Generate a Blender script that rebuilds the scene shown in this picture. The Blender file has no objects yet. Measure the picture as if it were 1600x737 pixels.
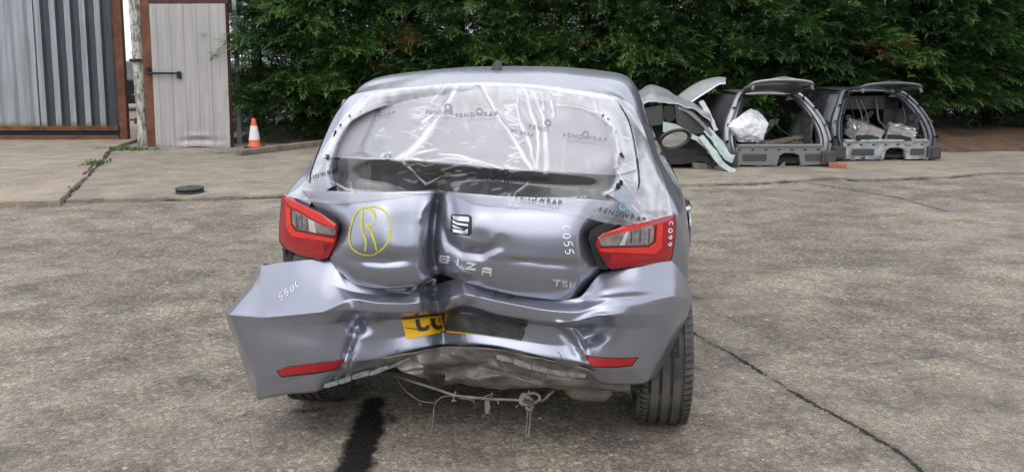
import bpy, bmesh, math, random
import numpy as np
from mathutils import Vector, Matrix, noise as mnoise
from mathutils.bvhtree import BVHTree
from mathutils.geometry import delaunay_2d_cdt

random.seed(7)
rng = np.random.default_rng(7)
scene = bpy.context.scene
COL = scene.collection

# ------------------------------------------------------------------ camera
H, F, PITCH, YH = 1.50, 1175.0, 0.11, 92.0       # eye height, focal length and horizon in photo pixels
PP = YH + F * math.tan(PITCH)
cam_data = bpy.data.cameras.new('camera')
cam = bpy.data.objects.new('camera', cam_data); COL.objects.link(cam)
cam.location = (0, 0, H)
cam.rotation_euler = (math.pi / 2 - PITCH, 0, 0)
cam_data.sensor_fit = 'HORIZONTAL'; cam_data.sensor_width = 36.0
cam_data.lens = F / 1600 * 36.0
cam_data.shift_y = (PP - 368.5) / 1600
cam_data.clip_start = 0.05; cam_data.clip_end = 2000
scene.camera = cam

# ------------------------------------------------------------------ light: overcast day
SUN_EL, SUN_ROT = math.radians(58), math.radians(200)
world = bpy.data.worlds.new('World'); scene.world = world; world.use_nodes = True
wn, wl = world.node_tree.nodes, world.node_tree.links
wn.clear()
w_out = wn.new('ShaderNodeOutputWorld'); w_bg = wn.new('ShaderNodeBackground')
sky = wn.new('ShaderNodeTexSky'); sky.sky_type = 'NISHITA'; sky.sun_disc = False
sky.sun_elevation = SUN_EL; sky.sun_rotation = SUN_ROT; sky.air_density = 1.0; sky.dust_density = 4.0
hs = wn.new('ShaderNodeHueSaturation'); hs.inputs['Saturation'].default_value = 0.22
# cloud cover: broad soft light and dark in the overcast
tc = wn.new('ShaderNodeTexCoord'); cn = wn.new('ShaderNodeTexNoise')
cn.inputs['Scale'].default_value = 2.6; cn.inputs['Detail'].default_value = 4; cn.inputs['Roughness'].default_value = 0.5
cr = wn.new('ShaderNodeMapRange'); cr.inputs['From Min'].default_value = 0.3; cr.inputs['From Max'].default_value = 0.7
cr.inputs['To Min'].default_value = 0.82; cr.inputs['To Max'].default_value = 1.22
mx = wn.new('ShaderNodeVectorMath'); mx.operation = 'SCALE'
wl.new(tc.outputs['Generated'], cn.inputs['Vector']); wl.new(cn.outputs['Fac'], cr.inputs['Value'])
wl.new(sky.outputs['Color'], hs.inputs['Color']); cl_ = wn.new('ShaderNodeMix'); cl_.data_type = 'RGBA'; cl_.inputs[0].default_value = 0.7; cl_.inputs[7].default_value = (8.15, 8.5, 9.3, 1)   # even cloud layer
wl.new(hs.outputs['Color'], cl_.inputs[6]); wl.new(cl_.outputs[2], mx.inputs[0]); wl.new(cr.outputs['Result'], mx.inputs['Scale'])
wl.new(mx.outputs['Vector'], w_bg.inputs['Color']); w_bg.inputs['Strength'].default_value = 0.125
wl.new(w_bg.outputs['Background'], w_out.inputs['Surface'])
sun_data = bpy.data.lights.new('sun', 'SUN'); sun_data.energy = 0.8; sun_data.angle = math.radians(80)
sun_data.color = (1.0, 0.97, 0.93)
sun = bpy.data.objects.new('sun', sun_data); COL.objects.link(sun)
sun.rotation_euler = (math.pi / 2 - SUN_EL, 0, math.pi - SUN_ROT)
vs = scene.view_settings
vs.view_transform = 'Standard'; vs.look = 'None'; vs.exposure = 0.62; vs.gamma = 1.0; vs.use_curve_mapping = False
scene.render.engine = 'CYCLES'
scene.render.resolution_x = 1024; scene.render.resolution_y = 471
scene.cycles.transparent_max_bounces = 24

# ------------------------------------------------------------------ survey helpers: photo pixel -> metres
D, CX, YAW = 2.52, -0.195, 0.139                 # where the smashed car stands and how far it is turned
CY, SY = math.cos(YAW), math.sin(YAW)
def ray(px, py):
    b = -(py - PP) / F
    return np.array([(px - 800) / F, math.cos(PITCH) + b * math.sin(PITCH), -math.sin(PITCH) + b * math.cos(PITCH)])
def toloc(P):
    dx, dy = P[0] - CX, P[1] - D
    return np.array([dx * CY - dy * SY, dx * SY + dy * CY, P[2]])
ORG = toloc(np.array([0, 0, H]))
def locdir(px, py):
    return toloc(np.array([0, 0, H]) + ray(px, py)) - ORG
def U(px, py, y):
    """point in the car's own axes (x right, y towards its nose, z up) at depth y"""
    b = locdir(px, py)
    return ORG + b * ((y - ORG[1]) / b[1])
def ground(px, py, z=0.0):
    d = ray(px, py); t = (z - H) / d[2]
    return Vector((d[0] * t, d[1] * t, z))
def atY(px, py, Y):
    d = ray(px, py); t = Y / d[1]
    return Vector((d[0] * t, Y, H + d[2] * t))

# ------------------------------------------------------------------ object helpers
def tag(o, label=None, cat=None, group=None, kind=None):
    if label: o['label'] = label
    if cat: o['category'] = cat
    if group: o['group'] = group
    if kind: o['kind'] = kind
    return o
def empty(name, loc=(0, 0, 0), rz=0.0, label=None, cat=None, group=None):
    o = bpy.data.objects.new(name, None); COL.objects.link(o)
    o.location = loc; o.rotation_euler = (0, 0, rz); o.empty_display_size = 0.1
    return tag(o, label, cat, group)
def link(name, me, mat=None, parent=None, smooth=False, autosmooth=None):
    o = bpy.data.objects.new(name, me); COL.objects.link(o)
    if mat is not None:
        for m in (mat if isinstance(mat, (list, tuple)) else [mat]): me.materials.append(m)
    if parent is not None: o.parent = parent
    if smooth:
        me.polygons.foreach_set('use_smooth', [True] * len(me.polygons))
        if autosmooth: me.set_sharp_from_angle(angle=math.radians(autosmooth))
    return o
def mesh(name, v, f, mat=None, parent=None, smooth=False, autosmooth=None):
    me = bpy.data.meshes.new(name)
    me.from_pydata([tuple(map(float, p)) for p in v], [], [tuple(map(int, q)) for q in f]); me.validate(); me.update()
    return link(name, me, mat, parent, smooth, autosmooth)
class MB:
    """collects simple shapes and links them as one mesh"""
    def __init__(self): self.v = []; self.f = []
    def add(self, v, f):
        n = len(self.v); self.v += [tuple(p) for p in v]; self.f += [tuple(i + n for i in q) for q in f]; return self
    def box(self, c, s, rot=None, ch=0.0):
        x, y, z = s[0] / 2, s[1] / 2, s[2] / 2
        if ch > 0:
            bm = bmesh.new(); bmesh.ops.create_cube(bm, size=1.0)
            for q in bm.verts: q.co = Vector((q.co.x * s[0], q.co.y * s[1], q.co.z * s[2]))
            bmesh.ops.bevel(bm, geom=bm.edges[:], offset=ch, segments=2, affect='EDGES', profile=0.6)
            bm.verts.index_update(); v = [q.co.copy() for q in bm.verts]; f = [[a.index for a in p.verts] for p in bm.faces]; bm.free()
        else:
            v = [Vector(p) for p in ((-x,-y,-z),(x,-y,-z),(x,y,-z),(-x,y,-z),(-x,-y,z),(x,-y,z),(x,y,z),(-x,y,z))]
            f = [(0,3,2,1),(4,5,6,7),(0,1,5,4),(1,2,6,5),(2,3,7,6),(3,0,4,7)]
        M = Matrix.Translation(Vector(c)) @ (rot.to_4x4() if rot is not None else Matrix())
        return self.add([M @ p for p in v], f)
    def tube(self, pts, r, n=8, cap=True):
        pts = [Vector(p) for p in pts]; rs = r if isinstance(r, (list, tuple)) else [r] * len(pts)
        base = len(self.v); up = None
        for i, p in enumerate(pts):
            t = (pts[min(i + 1, len(pts) - 1)] - pts[max(i - 1, 0)]).normalized()
            if up is None: up = t.orthogonal().normalized()
            up = (up - t * up.dot(t)).normalized(); b = t.cross(up)
            for k in range(n):
                a = 2 * math.pi * k / n
                self.v.append(tuple(p + (up * math.cos(a) + b * math.sin(a)) * rs[i]))
        for i in range(len(pts) - 1):
            for k in range(n):
                a = base + i * n + k; b2 = base + i * n + (k + 1) % n
                self.f.append((a, b2, b2 + n, a + n))
        if cap:
            self.f.append(tuple(base + k for k in range(n))[::-1]); self.f.append(tuple(base + (len(pts) - 1) * n + k for k in range(n)))
        return self
    def lathe(self, prof, n=32, M=Matrix(), close=False):
        """prof: (radius, height) pairs round the z axis"""
        base = len(self.v); m = len(prof)
        for k in range(n):
            a = 2 * math.pi * k / n
            for r, z in prof: self.v.append(tuple(M @ Vector((r * math.cos(a), r * math.sin(a), z))))
        for k in range(n):
            for j in range(m if close else m - 1):
                a = base + k * m + j; b = base + k * m + (j + 1) % m
                c = base + ((k + 1) % n) * m + (j + 1) % m; d = base + ((k + 1) % n) * m + j
                self.f.append((a, d, c, b))
        return self
    def prism(self, poly, axis_vec, M=Matrix()):
        """poly: 3-D points of a planar outline, pushed along axis_vec"""
        n = len(poly); a = Vector(axis_vec); v = [M @ Vector(p) for p in poly] + [M @ (Vector(p) + a) for p in poly]
        f = [tuple(range(n))[::-1], tuple(range(n, 2 * n))] + [(i, (i + 1) % n, n + (i + 1) % n, n + i) for i in range(n)]
        return self.add(v, f)
    def build(self, name, mat=None, parent=None, smooth=False, autosmooth=None):
        o = mesh(name, self.v, self.f, mat, parent, smooth, autosmooth)
        bm = bmesh.new(); bm.from_mesh(o.data); bmesh.ops.recalc_face_normals(bm, faces=bm.faces[:]); bm.to_mesh(o.data); bm.free()
        return o
def catmull(P, sub, k_=0.42):
    """P: (n, ...) control points, returns (n-1)*sub+1 points through them"""
    P = np.asarray(P, float); n = len(P); out = []
    E = np.concatenate([[2 * P[0] - P[1]], P, [2 * P[-1] - P[-2]]])
    for i in range(n - 1):
        p0, p1, p2, p3 = E[i], E[i + 1], E[i + 2], E[i + 3]
        for k in range(sub):
            t = k / sub
            m1, m2 = k_ * (p2 - p0), k_ * (p3 - p1)
            out.append((2*t**3 - 3*t**2 + 1) * p1 + (t**3 - 2*t**2 + t) * m1 + (-2*t**3 + 3*t**2) * p2 + (t**3 - t**2) * m2)
    out.append(P[-1]); return np.array(out)
def grid_faces(nr, nc, off=0):
    return [(off + r * nc + c, off + r * nc + c + 1, off + (r + 1) * nc + c + 1, off + (r + 1) * nc + c) for r in range(nr - 1) for c in range(nc - 1)]
def vee(px, py, pts, w, fade=5.0):
    """sharp crease along a polyline, fading out at both ends"""
    s, al = seg_dist(px, py, pts)
    return np.exp(-s / w) * np.clip(np.minimum(al, 1 - al) * fade + .12, 0, 1)
def gauss(px, py, cx, cy, sx, sy, ang=0.0):
    a = math.radians(ang); dx, dy = px - cx, py - cy
    u, v = dx * math.cos(a) + dy * math.sin(a), -dx * math.sin(a) + dy * math.cos(a)
    return np.exp(-(u / sx) ** 2 - (v / sy) ** 2)
def seg_dist(px, py, pts):
    """distance in the plane from points to a polyline, and how far along it"""
    best = np.full(np.shape(px), 1e9); along = np.zeros(np.shape(px)); L = 0.0; tot = sum(math.dist(pts[i], pts[i + 1]) for i in range(len(pts) - 1))
    for (x0, y0), (x1, y1) in zip(pts[:-1], pts[1:]):
        dx, dy = x1 - x0, y1 - y0; l2 = dx * dx + dy * dy
        t = np.clip(((px - x0) * dx + (py - y0) * dy) / l2, 0, 1)
        d = np.hypot(px - x0 - t * dx, py - y0 - t * dy)
        along = np.where(d < best, (L + t * math.sqrt(l2)) / tot, along); best = np.minimum(best, d); L += math.sqrt(l2)
    return best, along

# ------------------------------------------------------------------ materials
def nodes(name):
    m = bpy.data.materials.new(name); m.use_nodes = True
    nt = m.node_tree; b = nt.nodes['Principled BSDF']
    return m, nt, b
def NN(nt, typ, **kw):
    n = nt.nodes.new('ShaderNode' + typ)
    for k, v in kw.items():
        if k in n.inputs: n.inputs[k].default_value = v
        else: setattr(n, k, v)
    return n
def ramp(nt, fac, stops):
    r = nt.nodes.new('ShaderNodeValToRGB'); el = r.color_ramp.elements
    while len(el) > 1: el.remove(el[-1])
    el[0].position = stops[0][0]; el[0].color = (*stops[0][1], 1) if len(stops[0][1]) == 3 else stops[0][1]
    for p, c in stops[1:]:
        e = el.new(p); e.color = (*c, 1)
    nt.links.new(fac, r.inputs['Fac']); return r
def mat(name, col, rough=0.5, metal=0.0, var=0.12, scale=8.0, col2=None, bump=0.0, bscale=60.0, coat=0.0, spec=0.5, detail=5.0):
    """plain procedural material: two tones mixed by noise, uneven roughness, optional fine relief"""
    m, nt, b = nodes(name); L = nt.links
    co = NN(nt, 'TexCoord'); n = NN(nt, 'TexNoise', Scale=scale, Detail=detail, Roughness=0.6)
    L.new(co.outputs['Object'], n.inputs['Vector'])
    c = np.array(col); c2 = np.array(col2) if col2 is not None else np.clip(c * (1 - 2 * var), 0, 1)
    r = ramp(nt, n.outputs['Fac'], [(0.3, tuple(c2)), (0.62, tuple(c))])
    L.new(r.outputs['Color'], b.inputs['Base Color'])
    mr = NN(nt, 'MapRange'); mr.inputs['To Min'].default_value = min(1, rough * 1.2); mr.inputs['To Max'].default_value = rough * 0.82
    L.new(n.outputs['Fac'], mr.inputs['Value']); L.new(mr.outputs['Result'], b.inputs['Roughness'])
    b.inputs['Metallic'].default_value = metal; b.inputs['Coat Weight'].default_value = coat
    b.inputs['Coat Roughness'].default_value = 0.06; b.inputs['Specular IOR Level'].default_value = spec
    if bump > 0:
        n2 = NN(nt, 'TexNoise', Scale=bscale, Detail=4.0); L.new(co.outputs['Object'], n2.inputs['Vector'])
        bp = NN(nt, 'Bump', Strength=bump, Distance=0.01); L.new(n2.outputs['Fac'], bp.inputs['Height']); L.new(bp.outputs['Normal'], b.inputs['Normal'])
    return m
M = {}
def paint(name, col, rough=0.33, metal=0.75, dirt=0.3):
    m, nt, b = nodes(name); L = nt.links
    co = NN(nt, 'TexCoord')
    n = NN(nt, 'TexNoise', Scale=3.0, Detail=6.0, Roughness=0.65); L.new(co.outputs['Object'], n.inputs['Vector'])
    n2 = NN(nt, 'TexNoise', Scale=46.0, Detail=5.0, Roughness=0.7); L.new(co.outputs['Object'], n2.inputs['Vector'])
    mul = NN(nt, 'Math', operation='MULTIPLY'); L.new(n.outputs['Fac'], mul.inputs[0]); L.new(n2.outputs['Fac'], mul.inputs[1])
    dr = ramp(nt, mul.outputs['Value'], [(0.22, (0, 0, 0)), (0.42, (1, 1, 1))])
    sc = NN(nt, 'Math', operation='MULTIPLY'); sc.inputs[1].default_value = dirt; L.new(dr.outputs['Color'], sc.inputs[0])
    mx = NN(nt, 'Mix', data_type='RGBA'); mx.inputs[6].default_value = (*col, 1); mx.inputs[7].default_value = (0.20, 0.185, 0.165, 1)
    L.new(sc.outputs['Value'], mx.inputs[0]); L.new(mx.outputs[2], b.inputs['Base Color'])
    mr = NN(nt, 'MapRange'); mr.inputs['To Min'].default_value = rough; mr.inputs['To Max'].default_value = rough + 0.22
    L.new(sc.outputs['Value'], mr.inputs['Value']); L.new(mr.outputs['Result'], b.inputs['Roughness'])
    b.inputs['Metallic'].default_value = metal; b.inputs['Coat Weight'].default_value = 0.5; b.inputs['Coat Roughness'].default_value = 0.07
    n3 = NN(nt, 'TexNoise', Scale=7.0, Detail=2.0); L.new(co.outputs['Object'], n3.inputs['Vector'])
    bp = NN(nt, 'Bump', Strength=0.12, Distance=0.004); L.new(n3.outputs['Fac'], bp.inputs['Height']); L.new(bp.outputs['Normal'], b.inputs['Normal'])
    return m
M['paint'] = paint('silver_lilac_paint', (0.300, 0.312, 0.370), rough=0.29, metal=0.78, dirt=0.14)
M['paint_silver'] = paint('pale_silver_paint', (0.27, 0.28, 0.29), rough=0.45, dirt=0.8)
M['paint_navy'] = paint('dark_blue_grey_paint', (0.07, 0.08, 0.10), metal=0.4, dirt=0.5)
M['paint_black'] = paint('black_paint', (0.012, 0.013, 0.016), metal=0.1, rough=0.2, dirt=0.2)
M['black'] = mat('black_plastic', (0.016, 0.016, 0.017), 0.5, bump=0.15, bscale=300)
M['inner'] = mat('dark_inner_lining', (0.022, 0.022, 0.023), 0.85)
M['trim'] = mat('grey_trim', (0.055, 0.055, 0.058), 0.65, scale=5, bump=0.1, bscale=200)
M['rubber'] = mat('tyre_rubber', (0.040, 0.039, 0.037), 0.7, col2=(0.13, 0.12, 0.105), scale=6, bump=0.2, bscale=120, detail=8)
M['alloy'] = mat('alloy_rim', (0.45, 0.45, 0.46), 0.35, 0.9, col2=(0.2, 0.19, 0.18), scale=6)
M['chrome'] = mat('chrome', (0.62, 0.62, 0.64), 0.14, 1.0, var=0.05)
M['satin'] = mat('satin_chrome', (0.80, 0.80, 0.82), 0.3, 0.55, var=0.04)
M['glass_dark'] = mat('tinted_glass', (0.012, 0.014, 0.016), 0.04, var=0.05, spec=0.6)
M['mirror'] = mat('mirror_glass', (0.8, 0.82, 0.84), 0.03, 1.0, var=0.03)
M['lens_red'] = mat('red_lamp_lens', (0.36, 0.004, 0.010), 0.06, col2=(0.30, 0.004, 0.010), coat=0.8, scale=3)
M['lens_dark'] = mat('deep_red_lamp_lens', (0.16, 0.003, 0.007), 0.12, coat=0.8, var=0.1)
M['lens_light'] = mat('bright_red_lamp_lens', (0.72, 0.035, 0.025), 0.13, coat=0.6, var=0.05)
M['lens_clear'] = mat('clear_lamp_lens', (0.36, 0.33, 0.33), 0.10, 0.4, col2=(0.13, 0.115, 0.12), coat=0.8, scale=24)
M['lens_white'] = mat('white_lamp_reflector', (0.80, 0.80, 0.81), 0.12, 0.5, coat=0.8, var=0.06, scale=40)
M['reflector'] = mat('red_reflector', (0.36, 0.010, 0.014), 0.3, col2=(0.30, 0.008, 0.012), scale=80, bump=0.3, bscale=900)
M['yellow'] = mat('yellow_plate', (0.80, 0.44, 0.004), 0.45, var=0.04, scale=5)
M['plate_black'] = mat('plate_characters', (0.035, 0.030, 0.025), 0.5)
M['tape'] = mat('black_tape', (0.022, 0.022, 0.023), 0.42, col2=(0.05, 0.05, 0.052), scale=14, bump=0.5, bscale=35)
M['white_mark'] = mat('white_paint_marker', (0.78, 0.79, 0.82), 0.6, var=0.05)
M['yellow_mark'] = mat('yellow_paint_marker', (0.50, 0.49, 0.07), 0.65, var=0.12, scale=40)
M['dirty_metal'] = mat('dirty_underseal_metal', (0.27, 0.25, 0.215), 0.5, 0.25, col2=(0.10, 0.092, 0.08), scale=9, bump=0.25, bscale=40, detail=9)
M['foil'] = mat('crinkled_heat_shield', (0.62, 0.61, 0.58), 0.32, 0.9, var=0.25, scale=20)
M['clip'] = mat('grey_plastic_clip', (0.24, 0.235, 0.23), 0.55, col2=(0.10, 0.097, 0.093), scale=30)
M['wire'] = mat('dusty_wire', (0.20, 0.182, 0.15), 0.8, col2=(0.09, 0.082, 0.07), scale=30)
M['rust'] = mat('rusty_steel', (0.17, 0.068, 0.034), 0.85, 0.1, col2=(0.065, 0.030, 0.020), scale=5, bump=0.3, bscale=50, detail=9)
M['rust_dark'] = mat('dark_rusty_steel', (0.10, 0.042, 0.030), 0.85, 0.1, col2=(0.035, 0.020, 0.017), scale=4, bump=0.3, bscale=50)
M['steel'] = mat('black_steel', (0.02, 0.025, 0.027), 0.5, 0.4)
M['timber'] = mat('weathered_timber', (0.20, 0.165, 0.125), 0.9, col2=(0.09, 0.075, 0.06), scale=7, bump=0.5, bscale=30)
M['brick'] = mat('orange_brick', (0.36, 0.15, 0.085), 0.9, col2=(0.22, 0.10, 0.065), scale=20, bump=0.6, bscale=60)
M['cone'] = mat('orange_cone_plastic', (0.72, 0.10, 0.035), 0.55, var=0.12, scale=10)
M['cone_white'] = mat('white_cone_sleeve', (0.72, 0.70, 0.67), 0.5, var=0.1, scale=10)
M['galv'] = mat('galvanised_steel', (0.34, 0.36, 0.355), 0.55, 0.5, col2=(0.24, 0.255, 0.25), scale=12, detail=7)
M['disc'] = mat('cast_brake_disc', (0.055, 0.07, 0.085), 0.45, 0.6, col2=(0.10, 0.085, 0.07), scale=14)
M['cut_edge'] = mat('pale_green_primer', (0.46, 0.56, 0.53), 0.55, 0.15, col2=(0.30, 0.36, 0.345), scale=9)
M['white_film'] = mat('white_wrapping_plastic', (0.72, 0.72, 0.74), 0.25, col2=(0.5, 0.5, 0.53), scale=9, coat=0.4)
M['foil_wrap'] = mat('silver_wrapping_foil', (0.70, 0.70, 0.72), 0.22, 0.75, var=0.25, scale=12)
# ================================================================== ground
def nseg(nt, vec, A, B):
    """node chain: distance in x,y from vec to the segment A-B (metres)"""
    L = nt.links; A = Vector((A[0], A[1], 0)); B = Vector((B[0], B[1], 0)); d = B - A; l2 = d.length_squared
    s = NN(nt, 'VectorMath', operation='SUBTRACT'); s.inputs[1].default_value = A; L.new(vec, s.inputs[0])
    dt = NN(nt, 'VectorMath', operation='DOT_PRODUCT'); dt.inputs[1].default_value = d / l2; L.new(s.outputs[0], dt.inputs[0])
    cl = NN(nt, 'Clamp'); L.new(dt.outputs['Value'], cl.inputs['Value'])
    sc = NN(nt, 'VectorMath', operation='SCALE'); sc.inputs[0].default_value = d; L.new(cl.outputs[0], sc.inputs['Scale'])
    s2 = NN(nt, 'VectorMath', operation='SUBTRACT'); L.new(s.outputs[0], s2.inputs[0]); L.new(sc.outputs[0], s2.inputs[1])
    ln = NN(nt, 'VectorMath', operation='LENGTH'); L.new(s2.outputs[0], ln.inputs[0])
    return ln.outputs['Value']
def nmin(nt, outs):
    o = outs[0]
    for q in outs[1:]:
        m = NN(nt, 'Math', operation='MINIMUM'); nt.links.new(o, m.inputs[0]); nt.links.new(q, m.inputs[1]); o = m.outputs[0]
    return o
def nrange(nt, v, a, b, c=0.0, d=1.0):
    m = NN(nt, 'MapRange', interpolation_type='SMOOTHSTEP'); m.inputs['From Min'].default_value = a; m.inputs['From Max'].default_value = b
    m.inputs['To Min'].default_value = c; m.inputs['To Max'].default_value = d; nt.links.new(v, m.inputs['Value']); return m.outputs['Result']
def nmix(nt, fac, a, b, blend='MIX'):
    m = NN(nt, 'Mix', data_type='RGBA', blend_type=blend)
    for s, x in ((0, fac), (6, a), (7, b)):
        if hasattr(x, 'is_linked'): nt.links.new(x, m.inputs[s])
        elif s == 0: m.inputs[0].default_value = x
        else: m.inputs[s].default_value = (*x, 1)
    return m.outputs[2]
def nmath(nt, op, a, b):
    m = NN(nt, 'Math', operation=op)
    for i, x in enumerate((a, b)):
        if hasattr(x, 'is_linked'): nt.links.new(x, m.inputs[i])
        else: m.inputs[i].default_value = x
    return m.outputs[0]
def ground_mat(name, base, dark, pale, stones=0.55, cracks=(), stains=(), fine=1.0, sandy=(0.245, 0.212, 0.165)):
    m, nt, b = nodes(name); L = nt.links
    co = NN(nt, 'TexCoord'); v = co.outputs['Object']
    dn = NN(nt, 'TexNoise', Scale=2.2, Detail=6.0); L.new(v, dn.inputs['Vector'])
    df = NN(nt, 'TexNoise', Scale=22.0, Detail=4.0); L.new(v, df.inputs['Vector'])
    def wob(amp1, amp2):
        o = v
        for n, amp in ((dn, amp1), (df, amp2)):
            s = NN(nt, 'VectorMath', operation='SUBTRACT'); s.inputs[1].default_value = (0.5, 0.5, 0.5); L.new(n.outputs['Color'], s.inputs[0])
            k = NN(nt, 'VectorMath', operation='SCALE'); k.inputs['Scale'].default_value = amp; L.new(s.outputs[0], k.inputs[0])
            a = NN(nt, 'VectorMath', operation='ADD'); L.new(o, a.inputs[0]); L.new(k.outputs[0], a.inputs[1]); o = a.outputs[0]
        return o
    # broad wear, middle blotches, fine grit
    n1 = NN(nt, 'TexNoise', Scale=0.55, Detail=8.0, Roughness=0.62); L.new(v, n1.inputs['Vector'])
    mp = NN(nt, 'Mapping'); mp.inputs['Scale'].default_value = (1.0, 1.5, 1.0); L.new(v, mp.inputs['Vector'])
    n2 = NN(nt, 'TexNoise', Scale=2.4, Detail=9.0, Roughness=0.72); L.new(mp.outputs[0], n2.inputs['Vector'])
    n3 = NN(nt, 'TexNoise', Scale=120.0, Detail=6.0, Roughness=0.75); L.new(v, n3.inputs['Vector'])
    c = ramp(nt, n2.outputs['Fac'], [(0.33, dark), (0.50, base), (0.66, sandy)]).outputs['Color']
    c = nmix(nt, nrange(nt, n1.outputs['Fac'], 0.42, 0.66), c, nmix(nt, 0.55, c, dark))
    n4 = NN(nt, 'TexNoise', Scale=1.3, Detail=7.0, Roughness=0.6); mp4 = NN(nt, 'Mapping'); mp4.inputs['Location'].default_value = (7, 3, 0); L.new(v, mp4.inputs['Vector']); L.new(mp4.outputs[0], n4.inputs['Vector'])
    c = nmix(nt, nrange(nt, n4.outputs['Fac'], 0.52, 0.70, 0.0, 0.75), c, sandy)      # patches rubbed pale
    # aggregate: every stone its own tone, a few pale, dark pits between
    vo = NN(nt, 'TexVoronoi', Scale=58.0); L.new(v, vo.inputs['Vector'])
    sp = NN(nt, 'SeparateColor'); L.new(vo.outputs['Color'], sp.inputs['Color'])
    worn = nmath(nt, 'MULTIPLY', nrange(nt, n1.outputs['Fac'], 0.30, 0.62, 0.45, 1.0), stones)
    c = nmix(nt, worn, c, nmix(nt, 1.0, c, ramp(nt, sp.outputs[0], [(0.0, (0.42, 0.42, 0.42)), (0.5, (0.95, 0.94, 0.92)), (0.80, (1.2, 1.17, 1.1)), (0.93, (1.75, 1.7, 1.55))]).outputs['Color'], 'MULTIPLY'))
    vo2 = NN(nt, 'TexVoronoi', Scale=21.0); L.new(v, vo2.inputs['Vector'])
    sp2 = NN(nt, 'SeparateColor'); L.new(vo2.outputs['Color'], sp2.inputs['Color'])
    big = nmath(nt, 'MULTIPLY', nrange(nt, sp2.outputs[0], 0.945, 0.965), nrange(nt, vo2.outputs['Distance'], 0.30, 0.16))
    c = nmix(nt, nmath(nt, 'MULTIPLY', big, stones), c, pale)
    c = nmix(nt, fine, c, nmix(nt, 1.0, c, ramp(nt, n3.outputs['Fac'], [(0.30, (0.22, 0.22, 0.22)), (0.48, (0.95, 0.95, 0.95)), (0.66, (1.7, 1.66, 1.55))]).outputs['Color'], 'MULTIPLY'))
    pit = NN(nt, 'TexNoise', Scale=5.0, Detail=10.0, Roughness=0.8); L.new(v, pit.inputs['Vector'])
    pm = nrange(nt, pit.outputs['Fac'], 0.64, 0.72)
    c = nmix(nt, nmath(nt, 'MULTIPLY', pm, 0.7), c, (0.035, 0.031, 0.026))
    rough = 0.9; ht = nmath(nt, 'ADD', nmath(nt, 'MULTIPLY', n3.outputs['Fac'], 0.5), nmath(nt, 'MULTIPLY', vo.outputs['Distance'], -0.5))
    ht = nmath(nt, 'ADD', ht, nmath(nt, 'MULTIPLY', pm, -0.6))
    if cracks:
        w = wob(0.06, 0.045); ds = [nseg(nt, w, A, B) for A, B in cracks]
        dd = nmin(nt, ds); wd = nmath(nt, 'ADD', nmath(nt, 'MULTIPLY', df.outputs['Fac'], 0.014), 0.009)
        ck = nmath(nt, 'LESS_THAN', nmath(nt, 'ADD', dd, nmath(nt, 'MULTIPLY', nmath(nt, 'SUBTRACT', n3.outputs['Fac'], 0.42), 0.055)), wd)
        c = nmix(nt, nrange(nt, dd, 0.10, 0.0), c, nmix(nt, 0.45, c, dark))
        c = nmix(nt, ck, c, (0.022, 0.019, 0.015)); ht = nmath(nt, 'ADD', ht, nmath(nt, 'MULTIPLY', ck, -2.0))
    if stains:
        w = wob(0.10, 0.07); sm = None
        for A, B, r in stains:
            dd = nmath(nt, 'SUBTRACT', nseg(nt, w, A, B), r)
            sm = dd if sm is None else nmath(nt, 'MINIMUM', sm, dd)
        st = nrange(nt, sm, 0.035, -0.01); c = nmix(nt, nmath(nt, 'MULTIPLY', st, 0.97), c, (0.010, 0.009, 0.008))
        rg = NN(nt, 'MapRange'); rg.inputs['To Min'].default_value = 0.9; rg.inputs['To Max'].default_value = 0.42; L.new(st, rg.inputs['Value']); L.new(rg.outputs[0], b.inputs['Roughness'])
    else: b.inputs['Roughness'].default_value = 0.92
    L.new(c, b.inputs['Base Color']); b.inputs['Specular IOR Level'].default_value = 0.3
    bp = NN(nt, 'Bump', Strength=0.9, Distance=0.006); L.new(ht, bp.inputs['Height']); L.new(bp.outputs['Normal'], b.inputs['Normal'])
    return m
def gp(*p): q = ground(*p); return (q.x, q.y)
CR = [(gp(1076, 515), gp(1180, 575)), (gp(1180, 575), gp(1290, 640)), (gp(1290, 640), gp(1400, 700)), (gp(1400, 700), gp(1500, 790)),
      (gp(1240, 282), gp(1400, 308)), (gp(1400, 308), gp(1480, 330))]
ST = [(gp(580, 628), gp(574, 660), .040), (gp(574, 660), gp(562, 700), .058), (gp(562, 700), gp(545, 790), .055), (gp(455, 645), gp(500, 640), .0), (gp(605, 645), gp(612, 660), .0)]
M['yard'] = ground_mat('worn_yard_surface', (0.200, 0.178, 0.150), (0.100, 0.091, 0.080), (0.46, 0.43, 0.37), stones=0.65, sandy=(0.285, 0.248, 0.198), cracks=CR, stains=ST)
M['concrete'] = ground_mat('dusty_concrete', (0.235, 0.205, 0.165), (0.15, 0.135, 0.112), (0.4, 0.37, 0.3), stones=0.2, fine=0.55, sandy=(0.30, 0.26, 0.205),
                           cracks=[(gp(400, 300), gp(520, 268)), (gp(1180, 262), gp(1330, 270)), (gp(1545, 250), gp(1560, 272))])
M['concrete_pale'] = ground_mat('pale_pink_concrete', (0.27, 0.225, 0.18), (0.185, 0.16, 0.135), (0.42, 0.4, 0.36), stones=0.3, fine=0.6, sandy=(0.33, 0.275, 0.22))
M['soil'] = ground_mat('needle_litter_soil', (0.085, 0.055, 0.035), (0.045, 0.03, 0.02), (0.28, 0.19, 0.12), stones=0.7, sandy=(0.12, 0.075, 0.045))
M['soil_dark'] = ground_mat('damp_dirt', (0.05, 0.042, 0.033), (0.03, 0.026, 0.02), (0.2, 0.17, 0.13), stones=0.6, sandy=(0.08, 0.066, 0.05))

v = [(-160, -160, 0), (160, -160, 0), (160, 240, 0), (-160, 240, 0)]
tag(mesh('ground', v, [(0, 1, 2, 3)], M['yard']), kind='structure')

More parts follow.
